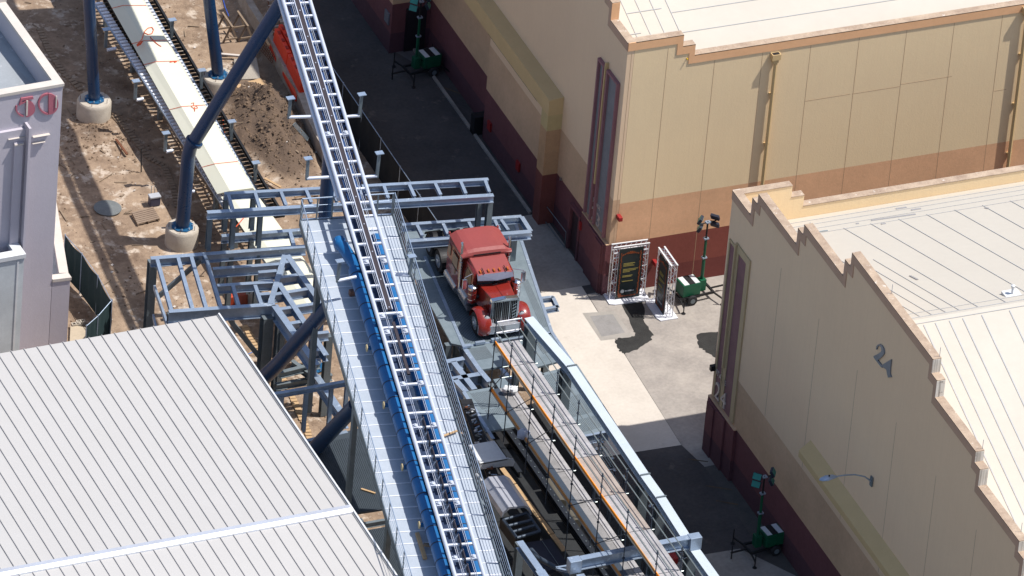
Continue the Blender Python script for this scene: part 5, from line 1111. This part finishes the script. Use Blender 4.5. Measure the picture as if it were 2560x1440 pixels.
# ================================================================== SCAFFOLD WALKWAYS
sf = thing('scaffold_walkway', 'two-level tube scaffold walkway with orange toe boards running to the lower right', 'scaffold', P(1440, 1150, 4))
ZUW, ZLW = 6.84, 4.49
tp = [(1238, 860), (1277, 917), (1331, 995), (1383, 1070), (1437, 1148), (1503, 1243), (1567, 1333), (1640, 1437), (1712, 1540)]
U_ = [P(x, y, ZUW) for x, y in tp]; WDT = 1.02; ddx = V(1, .0, 0)
for i in range(len(U_)-1):
    a, b = U_[i], U_[i+1]; d = (b-a).normalized()
    # planks, upper
    brown = i in (4,)
    for k in range(3):
        o = ddx*(.05+k*.34+.16); MB().bar(a+o+d*.02, b+o-d*.02, .325, .045).done('plank', m_plankb if brown or (i == 5 and k == 2) else m_plank, sf)
    tbm = m_toe if i in (0, 2, 4, 5, 7) else bpy.data.materials.get('toe_brownish') or mat('toe_brownish', (.62, .30, .10, 1), .7, c2=(.5, .24, .08, 1))  # brownish toe board colour for the other segments
    MB().bar(a+V(-.0, 0, .08), b+V(-.0, 0, .08), .035, .15).done('toe_board', tbm, sf)
    la, lb_ = a+V(0, 0, ZLW-ZUW), b+V(0, 0, ZLW-ZUW)
    MB().bar(la+ddx*.19, lb_+ddx*.19, .34, .05).done('side_tray', m_scafd, sf)
    for k in range(2):
        o = ddx*(.36+k*.34+.16); MB().bar(la+o+d*.02, lb_+o-d*.02, .31, .045).done('plank', m_plank if k else m_plankd, sf)
    MB().bar(la+V(0, 0, .08), lb_+V(0, 0, .08), .035, .16).done('toe_board', m_toe if i in (0, 6, 7) else bpy.data.materials['toe_brownish'], sf)
    for h in (.55, 1.08):
        MB().tube([a+V(0, 0, h), b+V(0, 0, h)], .024, 6).done('guard_rail', m_scaf, sf); MB().tube([a+ddx*WDT*1.08+V(0, 0, h), b+ddx*WDT*1.08+V(0, 0, h)], .024, 6).done('guard_rail', m_scaf, sf)
    for h in (.6,): MB().tube([la+ddx*WDT*1.08+V(0, 0, h), lb_+ddx*WDT*1.08+V(0, 0, h)], .024, 6).done('guard_rail', m_scaf, sf)
    MB().tube([a+V(0, 0, -.06), b+V(0, 0, -.06)], .024, 6).done('ledger', m_scaf, sf); MB().tube([la+V(0, 0, -.06), lb_+V(0, 0, -.06)], .024, 6).done('ledger', m_scaf, sf)
    MB().bar(a+ddx*WDT+V(0, 0, -.1), b+ddx*WDT+V(0, 0, -.1), .05, .16).done('side_beam', m_silv, sf)
for i, a in enumerate(U_):
    zb_ = 3.0 if i < 4 else 0.0
    for o in (0, WDT*1.08):
        MB().tube([V(a.x+o-.03, a.y, zb_), V(a.x+o-.03, a.y, ZUW+1.22)], .026, 6).done('standard', m_scafd, sf)
        for z in (ZLW, ZUW, ZUW+.55, ZUW+1.08, 5.6): MB().lathe((a.x+o-.03, a.y, z-.03), [(.06, 0), (.06, .05)], 8).done('coupler', m_scafd, sf) if i < 8 else None
    for z in (ZLW-.05, ZUW-.05): MB().tube([V(a.x-.1, a.y, z), V(a.x+WDT*1.2, a.y, z)], .024, 6).done('transom', m_scaf, sf)
for k in (0, 1, 2, 4, 5, 6):
    MB().tube([V(U_[k].x-.03, U_[k].y, ZLW), V(U_[k+1].x-.03, U_[k+1].y, ZUW)], .02, 6).done('brace', m_scafd, sf)
# ladder-like access frame near the head of the lower walkway
a = P(1262, 935, 4.9)
for dx in (0, .5): MB().tube([V(a.x+dx, a.y+.3, 3.0), V(a.x+dx, a.y+.3, 6.3)], .022, 6).done('standard', m_scafd, sf)
for k in range(5): MB().tube([V(a.x, a.y+.3, 3.4+k*.55), V(a.x+.5, a.y+.3, 3.4+k*.55)], .018, 6).done('rung', m_scaf, sf)
for px, py in ((1289, 802), (1292, 806)): pass
for h in (.55, 1.1): MB().tube([U_[0]+V(0, 0, h), U_[0]+V(WDT*1.1, 0, h)], .04, 8).done('end_rail', m_truss, sf)
# spare scaffold bay down on the right, below the edge beam
s2 = thing('scaffold_bay', 'low bay of thin scaffold tubes and couplers under the end of the right grating', 'scaffold', P(1500, 1150, 2))
za = 4.2
for (ax, ay, bx, by) in ((1463, 1102, 1535, 1210), (1475, 1100, 1550, 1212), (1489, 1098, 1537, 1172), (1497, 1096, 1532, 1143), (1500, 1125, 1528, 1168), (1500, 1150, 1530, 1195)):
    MB().tube([P(ax, ay, za), P(bx, by, za)], .024, 6).done('ledger', m_scaf, s2)
for (ax, ay, bx, by) in ((1465, 1108, 1502, 1101), (1480, 1125, 1512, 1118), (1512, 1176, 1538, 1172), (1525, 1198, 1535, 1196)):
    MB().tube([P(ax, ay, za+.05), P(bx, by, za+.05)], .026, 6).done('transom', m_rail, s2)
for px, py in ((1497, 1100), (1507, 1104), (1532, 1145), (1537, 1175), (1531, 1199), (1492, 1122), (1560, 1190), (1626, 1265), (1490, 1145)):
    q = P(px, py, za+.2); MB().tube([V(q.x, q.y, 1), q], .026, 6).done('standard', m_scafd, s2); MB().lathe(q, [(.07, -.03), (.09, .0), (.05, .06)], 8).done('coupler', m_chromed, s2)
random.seed(5)
for k in range(26):
    px = 1466+random.random()*38; py = 1102+(px-1466)*1.2+random.uniform(-4, 22); q = P(px, py, 3.9); MB().bar(q, q+V(random.uniform(-.15, .15), random.uniform(-.12, .12), 0), .05, .05).done('clamp', random.choice((m_chromed, m_whitep, m_rust, m_galvd)), s2)
t = MB().bar(P(1657, 1362, 3.), P(1680, 1405, 3.), .55, .3).done('red_equipment_box', m_redp, bevel=.03); tag(t, 'red box seen under the scaffold beside the gantry', 'box')
t = thing('cable_bundle', 'tangle of chrome fittings hanging beside the gantry column', 'fittings', P(1706, 1380, 4))
for k in range(16):
    q = P(1700+random.random()*14, 1368+random.random()*30, 4.4); MB().tube([q, q+V(random.uniform(-.12, .12), random.uniform(-.12, .12), random.uniform(-.1, .15))], .03, 6).done('fitting', m_chromed, t)
# ---------------- pit below the scaffold: its shade painted as a near-black sheet
pit = sheet('pit_shade_sheet', [(-11.2, -12.2), (-9.6, -7.6), (-5.34, -7.0), (-5.34, -60), (-15.2, -60), (-13.8, -26), (-12.2, -16)], .16, mat('pit_shade_paint', (.022, .024, .026, 1), .8, c2=(.014, .015, .017, 1)))
for (ax, ay, bx, by, z, w_) in ((1245, 1035, 1500, 1405, 2.2, .26), (1268, 1075, 1520, 1445, 2.0, .2), (1216, 1058, 1300, 1180, 2.4, .22)):
    o = MB().ibeam(P(ax, ay, z), P(bx, by, z), w_, .3, t=.03).done('dark_guide_rail', mat('guide_black', (.03, .034, .042, 1), .4, metal=.4) if 'guide_black' not in bpy.data.materials else bpy.data.materials['guide_black'])
    tag(o, {1245: 'dark steel guide rail nearest the scaffold, in the shaded pit', 1268: 'dark steel guide rail under the lower scaffold planks', 1216: 'short dark guide rail beside the silver vehicle roof'}[ax], 'rail')
    if ax != 1216:
        for k in range(26):
            q = P(ax, ay, z).lerp(P(bx, by, z), (k+.5)/26); MB().lathe(q, [(.03, 0), (.03, .04)], 6).done('bolt_head', m_galvd, o)
a, b = P(1254, 1170, .5), P(1412, 1378, .5); t = thing('timber_walk', 'line of tan timber boards at the bottom of the pit beside the silver vehicle roof', 'timber walk', a)
for k in range(5): MB().bar(a.lerp(b, k/5+.005), a.lerp(b, (k+1)/5-.005), .22, .05).done('board', m_wood, t)
for (px, py, qx, qy, lab) in ((1368, 1208, 1402, 1262, 'thick dull pipe lying in the pit between the scaffold and the guide rail'), (1420, 1285, 1440, 1312, 'short dull pipe lying further down the pit')):
    o = MB().tube([P(px, py, .6), P(qx, qy, .6)], .26, 14).done('large_pipe', mat('pipe_dull', (.10, .09, .07, 1), .7) if 'pipe_dull' not in bpy.data.materials else bpy.data.materials['pipe_dull'], smooth=True); tag(o, lab, 'pipe')
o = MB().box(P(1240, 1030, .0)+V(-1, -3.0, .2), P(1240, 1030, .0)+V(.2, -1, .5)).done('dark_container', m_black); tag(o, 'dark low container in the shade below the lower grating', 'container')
# ---------------- half-built vehicle
vh = thing('vehicle_shell', 'half-built vehicle with white nose panel, silver roof, dark tube frame and black flat bed', 'vehicle', P(1290, 1280, 2.6))
zz = 3.6; y0 = P(1290, 1270, zz).y; yb = P(1250, 1192, zz).y
sec = [(1254, 1294), (1257, 1281), (1272, 1268), (1313, 1264), (1326, 1271), (1329, 1287)]
pts = [PY(x, y, y0) for x, y in sec]; inn = [p+V(.05 if i < 3 else -.05, 0, -.10 if 0 < i < 5 else 0) for i, p in enumerate(pts)]
MB().prism(pts+list(reversed(inn)), (0, yb-y0, 0)).done('roof_panel', m_silv, vh)
mb = MB(); n0 = P(1222, 1160, 3.4); y1 = n0.y; secn = [(1196, 1172), (1200, 1158), (1268, 1146), (1285, 1150), (1286, 1164)]
pn = [PY(x, y, y1) for x, y in secn]; yy1 = P(1222, 1112, 3.4).y
mb.prism([pn[1]+V(0, 0, -.02), pn[2]+V(0, 0, -.02), pn[2]+V(0, yy1-y1, .05)+V(-.06, 0, 0), pn[1]+V(0, yy1-y1, .05)], (0, 0, -.06)); mb.done('nose_panel', m_whitep, vh)
MB().prism([PY(x, y, y1) for x, y in ((1196, 1175), (1201, 1158), (1270, 1146), (1284, 1149), (1288, 1156), (1283, 1166), (1262, 1166))], (0, .08, 0)).done('nose_lip', m_whitep, vh, bevel=.02)
for a_, b_ in (((1258, 1300), (1292, 1345)), ((1292, 1345), (1350, 1328)), ((1350, 1328), (1318, 1282)), ((1258, 1300), (1318, 1282)), ((1282, 1330), (1340, 1313)), ((1270, 1315), (1330, 1300))): MB().tube([P(*a_, 3.2), P(*b_, 3.2)], .07, 10).done('tube_frame', m_scafd, vh, smooth=True)
MB().prism([P(x, y, 2.9) for x, y in ((1312, 1357), (1376, 1347), (1420, 1410), (1356, 1432))], (0, 0, -.2)).done('flat_bed', m_band, vh); MB().bar(P(1355, 1352, 2.93), P(1400, 1418, 2.93), .02, .02).done('bed_seam', m_galvd, vh)
MB().prism([P(x, y, 2.6) for x, y in ((1250, 1295), (1320, 1282), (1352, 1330), (1290, 1350))], (0, 0, -.5)).done('under_tray', m_black, vh)
MB().tube([P(1328, 1375, 3.1), P(1345, 1395, 3.3), P(1400, 1425, 3.3), P(1440, 1455, 3.2)], .11, 10).done('roll_bar', m_scafd, vh, smooth=True)
for k in range(8): q = P(1236, 1180, 3.2); MB().tube([P(1186+k*1.5, 1130+k*18, 3.3), P(1198+k*2, 1142+k*20, 3.0)], .05, 8).done('bracket_arm', random.choice((m_galvd, m_whitep, m_scafd)), vh)
# clutter beside the right railing
t = thing('cable_tray', 'narrow tray of brackets and cut steel pieces along the right railing of the walkway', 'tray', P(1200, 1080, 3))
for k in range(60):
    f = random.random(); q = P(1168+f*62+random.uniform(-3, 6), 1010+f*190+random.uniform(-6, 6), 3.2); MB().bar(q, q+V(random.uniform(-.2, .25), random.uniform(-.1, .1), random.uniform(-.05, .1)), .05, .05).done('steel_piece', random.choice((m_galv, m_whitep, m_black, m_rust, m_galvd)), t) if k < 55 else None
MB().bar(P(1165, 1000, 3.0), P(1240, 1215, 3.0), .5, .1).done('tray_base', m_black, t)
def lump(name, label, cat, c, r_, m):
    mb = MB(); n, k_ = 12, 7
    for i in range(k_):
        a = math.pi*i/(k_-1)
        for j in range(n):
            b = 2*math.pi*j/n; v_ = Vector((math.sin(a)*math.cos(b), math.sin(a)*math.sin(b), math.cos(a))); f = 1+.35*noise.noise(v_*1.8+Vector(c)); mb.v.append(Vector(c)+Vector((v_.x*r_[0], v_.y*r_[1], v_.z*r_[2]))*f)
    for i in range(k_-1):
        for j in range(n): a = i*n+j; b = i*n+(j+1) % n; mb.f.append((a, b, b+n, a+n))
    o = mb.done(name, m, smooth=True); tag(o, label, cat)
lump('tool_bag', 'left white bag on the lower scaffold planks', 'bag', P(1267, 973, ZLW+.25), (.22, .18, .16), m_whitep)
lump('tool_bag', 'right white bag on the lower scaffold planks', 'bag', P(1284, 974, ZLW+.25), (.2, .18, .16), m_whitep)
lump('cloth_bundle', 'blue and white cloth bundle tied to the lower orange toe board', 'cloth', P(1308, 1085, ZLW+.2), (.3, .22, .22), mat('cloth_blue', (.25, .3, .45, 1), .8, c2=(.55, .57, .62, 1), sc1=3))
mb = MB(); rs = random.Random(11)
for k in range(240):
    x = rs.uniform(-25, -7.6); y = rs.uniform(-6, 30); z = dirt_z(x, y)+.03; a_ = rs.uniform(0, 3.14); l_ = rs.choice((.12, .2, .3, .5, .9)); mb.bar(V(x, y, z), V(x+math.cos(a_)*l_, y+math.sin(a_)*l_, z+rs.uniform(0, .04)), rs.choice((.03, .05, .08)), .03)
tag(mb.done('timber_scraps', m_woodg), 'scattered grey timber scraps and sticks lying over the dirt', 'debris', kind='stuff')
mb = MB()
for k in range(170):
    x = rs.uniform(-25, -7.6); y = rs.uniform(-6, 30); z = dirt_z(x, y)+.03; s_ = rs.choice((.04, .06, .1)); mb.bar(V(x, y, z), V(x+s_, y+s_*.6, z+.02), s_, .02)
tag(mb.done('pale_litter', m_lavt), 'small pale bits of litter scattered over the dirt', 'litter', kind='stuff')
# ================================================================== MOBILE LIGHT TOWERS
def tower(label, loc, rz, grp):
    t = thing('light_tower', label, 'light tower', loc, rz, grp)
    L_ = lambda name, mb, m, p=None, **k: mb.done(name, m, p or t, local=True, **k)
    L_('chassis', MB().box((-.5, -.38, .28), (1.25, -.30, .38)).box((-.5, .30, .28), (1.25, .38, .38)).box((-.5, -.299, .28), (-.42, .299, .38)).box((1.17, -.299, .28), (1.25, .299, .38)), m_black)
    g_ = L_('generator_box', MB().box((.22, -.36, .40), (1.12, .36, 1.02)), m_green, bevel=.04)
    L_('top_panel', MB().box((.28, -.33, 1.022), (.50, .33, 1.035)), m_whitep, g_); L_('top_panel', MB().box((.80, -.33, 1.022), (1.04, .33, 1.035)), m_whitep, g_); L_('top_strip', MB().box((.52, -.345, 1.022), (.78, .345, 1.04)), m_black, g_)
    L_('side_door', MB().box((.30, -.375, .48), (.68, -.361, .94)), m_green, g_); L_('side_door', MB().box((.70, -.375, .48), (1.06, -.361, .94)), m_green, g_)
    for s_ in (-1, 1):
        wt = L_('wheel', MB().lathe((.68, s_*.47-(.07), .24), [(.15, 0), (.23, .01), (.24, .04), (.24, .11), (.23, .14), (.15, .15)], 18, 'y'), m_rubber, smooth=True)
        L_('hub', MB().lathe((.68, s_*.47-.075, .24), [(.12, 0), (.12, .16)], 12, 'y'), m_galvd, wt)
    L_('mast_base', MB().box((-.16, -.16, .38), (.14, .16, .95)), m_green, bevel=.02)
    for a, b, r_ in ((.9, 2.1, .075), (2.1, 3.1, .058), (3.1, 3.95, .04)):
        L_('mast_section', MB().tube([(0, 0, a), (0, 0, b)], r_, 10), m_green if a < 3 else m_black, smooth=True)
        L_('mast_clamp', MB().box((-.11, -.09, b-.06), (.11, .09, b)), m_galv)
    L_('crossbar', MB().tube([(-.42, 0, 3.9), (.42, 0, 3.9)], .03, 8), m_black)
    for dx, dz, tw in ((-.38, .16, -1), (-.40, -.22, -1), (.36, .18, 1), (.34, -.24, 1)):
        c = Vector((dx, -.05, 3.9+dz)); ang = Matrix.Rotation(tw*.9, 3, 'Z')@Matrix.Rotation(-.5, 3, 'X'); mb = MB()
        mb.box((-.2, -.06, -.15), (.2, .06, .15)); mb.v = [c+ang@v for v in mb.v]; lm = L_('floodlight', mb, m_band, bevel=.015)
        mb = MB(); mb.box((-.18, -.068, -.13), (.18, -.061, .13)); mb.v = [c+ang@v for v in mb.v]; L_('floodlight_lens', mb, m_teal, lm)
        mb = MB(); mb.box((-.18, .061, -.13), (.18, .07, .13)); mb.v = [c+ang@v for v in mb.v]; L_('floodlight_back', mb, m_teal if tw > 0 else m_band, lm)
    for sx, sy in ((-1, -1), (-1, 1), (1, -1), (1, 1)):
        x0 = -.45 if sx < 0 else 1.2; L_('outrigger', MB().bar((x0, sy*.3, .32), (x0+sx*.15, sy*.95, .32), .06, .06).tube([(x0+sx*.15, sy*.95, .02), (x0+sx*.15, sy*.95, .75)], .028, 6).lathe((x0+sx*.15, sy*.95, 0), [(.1, 0), (.1, .03)], 10), m_black)
    L_('drawbar', MB().bar((-.5, 0, .33), (-1.25, 0, .33), .06, .06).tube([(-1.2, .0, .02), (-1.2, 0, .7)], .03, 6), m_black)
    L_('crank_cable', MB().tube([(.1, -.2, .9), (.35, -.35, .7), (.3, -.5, .5), (.1, -.4, .55)], .012, 5), m_black)
    return t
G3 = 'green mobile light towers around the stages'
tower('green mobile light tower standing in the sun beside the maroon wall and the truss signs', P(1750, 741, 0), math.pi*1.03, G3)
tower('green mobile light tower in deep shade inside the alcove at the top', P(1038, 186, 0), .12, G3)
tower('green mobile light tower in the shaded lane at the bottom, below the street lamp', P(1890, 1382, 0), .1, G3)
# ================================================================== TRUSS SIGNS
def truss_sign(label, A, B, face, h=2.75, grp='truss-framed dark event signs'):
    A = Vector(A); B = Vector(B); d = (B-A).normalized(); L_ = (B-A).length; n = Vector(face).normalized(); n = (n-d*n.dot(d)).normalized(); c = (A+B)/2
    t = thing('truss_sign', label, 'sign', c, group=grp); w_ = .27
    def col(p, name='truss_column'):
        mb = MB(); q = [p, p+d*w_, p+d*w_-n*w_, p-n*w_]
        for x in q: mb.tube([x+V(0, 0, .05), x+V(0, 0, h)], .022, 6)
        k_ = 9
        for i in range(k_):
            z0, z1 = .05+(h-.05)*i/k_, .05+(h-.05)*(i+1)/k_
            for j in range(4):
                a, b = q[j], q[(j+1) % 4]; mb.tube([a+V(0, 0, z0 if i % 2 else z1), b+V(0, 0, z1 if i % 2 else z0)], .010, 4)
        mb.done(name, m_truss, t)
        for z in (.9, 1.6, 2.2): MB().box(p+V(0, 0, z), p+d*w_+V(0, .06, z+.04)).done('truss_fitting', m_whitep, t) if name else None
    col(A); col(B-d*w_)
    mb = MB()
    for off, z in ((0, h+.02), (w_, h+.02), (0, h-.26), (w_, h-.26)): mb.tube([A-n*off+V(0, 0, z), B-n*off+V(0, 0, z)], .026, 8)
    k_ = 7
    for i in range(k_):
        a, b = A.lerp(B, i/k_), A.lerp(B, (i+1)/k_); mb.tube([a+V(0, 0, h+.02), b-n*w_+V(0, 0, h+.02)], .011, 4); mb.tube([a+V(0, 0, h+.02 if i % 2 else h-.26), b+V(0, 0, h-.26 if i % 2 else h+.02)], .011, 4)
    mb.done('truss_header', m_truss, t)
    for off in (0, w_): MB().bar(A-n*off+V(0, 0, h+.055)-d*.03, B-n*off+V(0, 0, h+.055)+d*.03, .07, .02).done('header_strip', m_whitep, t)
    a, b = A+d*w_*.95+n*.03, B-d*w_*.95+n*.03
    pn = MB().bar((a+b)/2+V(0, 0, .08), (a+b)/2+V(0, 0, h-.08), (b-a).length, .05, n).done('sign_panel', m_sgn, t)
    o = a+n*.03; W_ = (b-a).length; Hh = h-.16
    def q_(u0, v0, u1, v1, m, nm, th=.006): MB().prism([o+d*(W_*u0)+V(0, 0, .08+Hh*v0), o+d*(W_*u1)+V(0, 0, .08+Hh*v0), o+d*(W_*u1)+V(0, 0, .08+Hh*v1), o+d*(W_*u0)+V(0, 0, .08+Hh*v1)], n*th).done(nm, m, pn)
    for k in range(22):
        v0 = .06+k*.04; e_ = .012*math.sin(k*2.3); q_(.07+e_, v0, .115+e_, v0+.03, m_so, 'border_mark'); q_(.87+e_, v0, .92+e_, v0+.034, m_so, 'border_mark')
    for k in range(10): u0 = .14+k*.07; e_ = .02*math.sin(k*.35*3.1); q_(u0, .035+.0*e_, u0+.055, .06, m_so, 'border_mark'); q_(u0, .93-abs(k-4.5)*.012, u0+.05, .955-abs(k-4.5)*.012, m_so, 'border_mark')
    q_(.10, .03, .22, .10, m_so, 'border_mark', .005); q_(.3, .90, .62, .93, m_so, 'border_mark', .004)
    for v0, u0, u1 in ((.70, .2, .68), (.675, .2, .60), (.65, .2, .66), (.58, .2, .82), (.555, .2, .74), (.53, .2, .5), (.45, .2, .62), (.43, .2, .58), (.34, .2, .66)): q_(u0, v0, u1, v0+.014, m_sg, 'text_line')
    for k in range(12):
        a0 = 0
    cc = o+d*(W_*.26)+V(0, 0, .08+Hh*.145)+n*.006; MB().prism([cc+d*(.09*math.cos(i*math.pi/8))+V(0, 0, .09*math.sin(i*math.pi/8)) for i in range(16)], n*.006).done('round_emblem', mat('emblem', (.35, .37, .4, 1), .5) if 'emblem' not in bpy.data.materials else bpy.data.materials['emblem'], pn); q_(.38, .13, .74, .155, bpy.data.materials['emblem'], 'text_line')
    # base plate
    p_ = [A+n*.32-d*.12, A+n*.42+d*.12, B+n*.42-d*.12, B+n*.32+d*.12, B-n*.5+d*.12, A-n*.5-d*.12]
    MB().prism([V(x.x, x.y, .012) for x in p_], (0, 0, .05)).done('base_plate', m_basew, t)
    return t
m_sgn = mat('sign_black', (.012, .02, .022, 1), .35); m_so = mat('sign_orange', (.30, .07, .015, 1), .6, c2=(.16, .035, .01, 1), sc1=6); m_sg = mat('sign_gold', (.30, .25, .07, 1), .6)
truss_sign('truss-framed dark sign facing the camera, showing gold lines and an orange border', P(1523, 752, 0), P(1610, 740, 0), (0, -1, 0))
truss_sign('truss-framed dark sign turned sideways to the camera, next to the light tower', P(1634, 752, 0), P(1666, 798, 0), (-1, 0, 0))
# gate frame in the shade beside the walkway margin
gt_ = thing('gate_frame', 'thin pale gate frame standing in the shade near the maroon wall', 'gate', P(1390, 600, 0))
a, b = P(1366, 515+0, .9), P(1415, 580, .9); MB().tube([V(a.x, a.y, .1), a, b, V(b.x, b.y, .1), V(a.x, a.y, .1)], .02, 6).done('frame_tube', m_galvd, gt_)
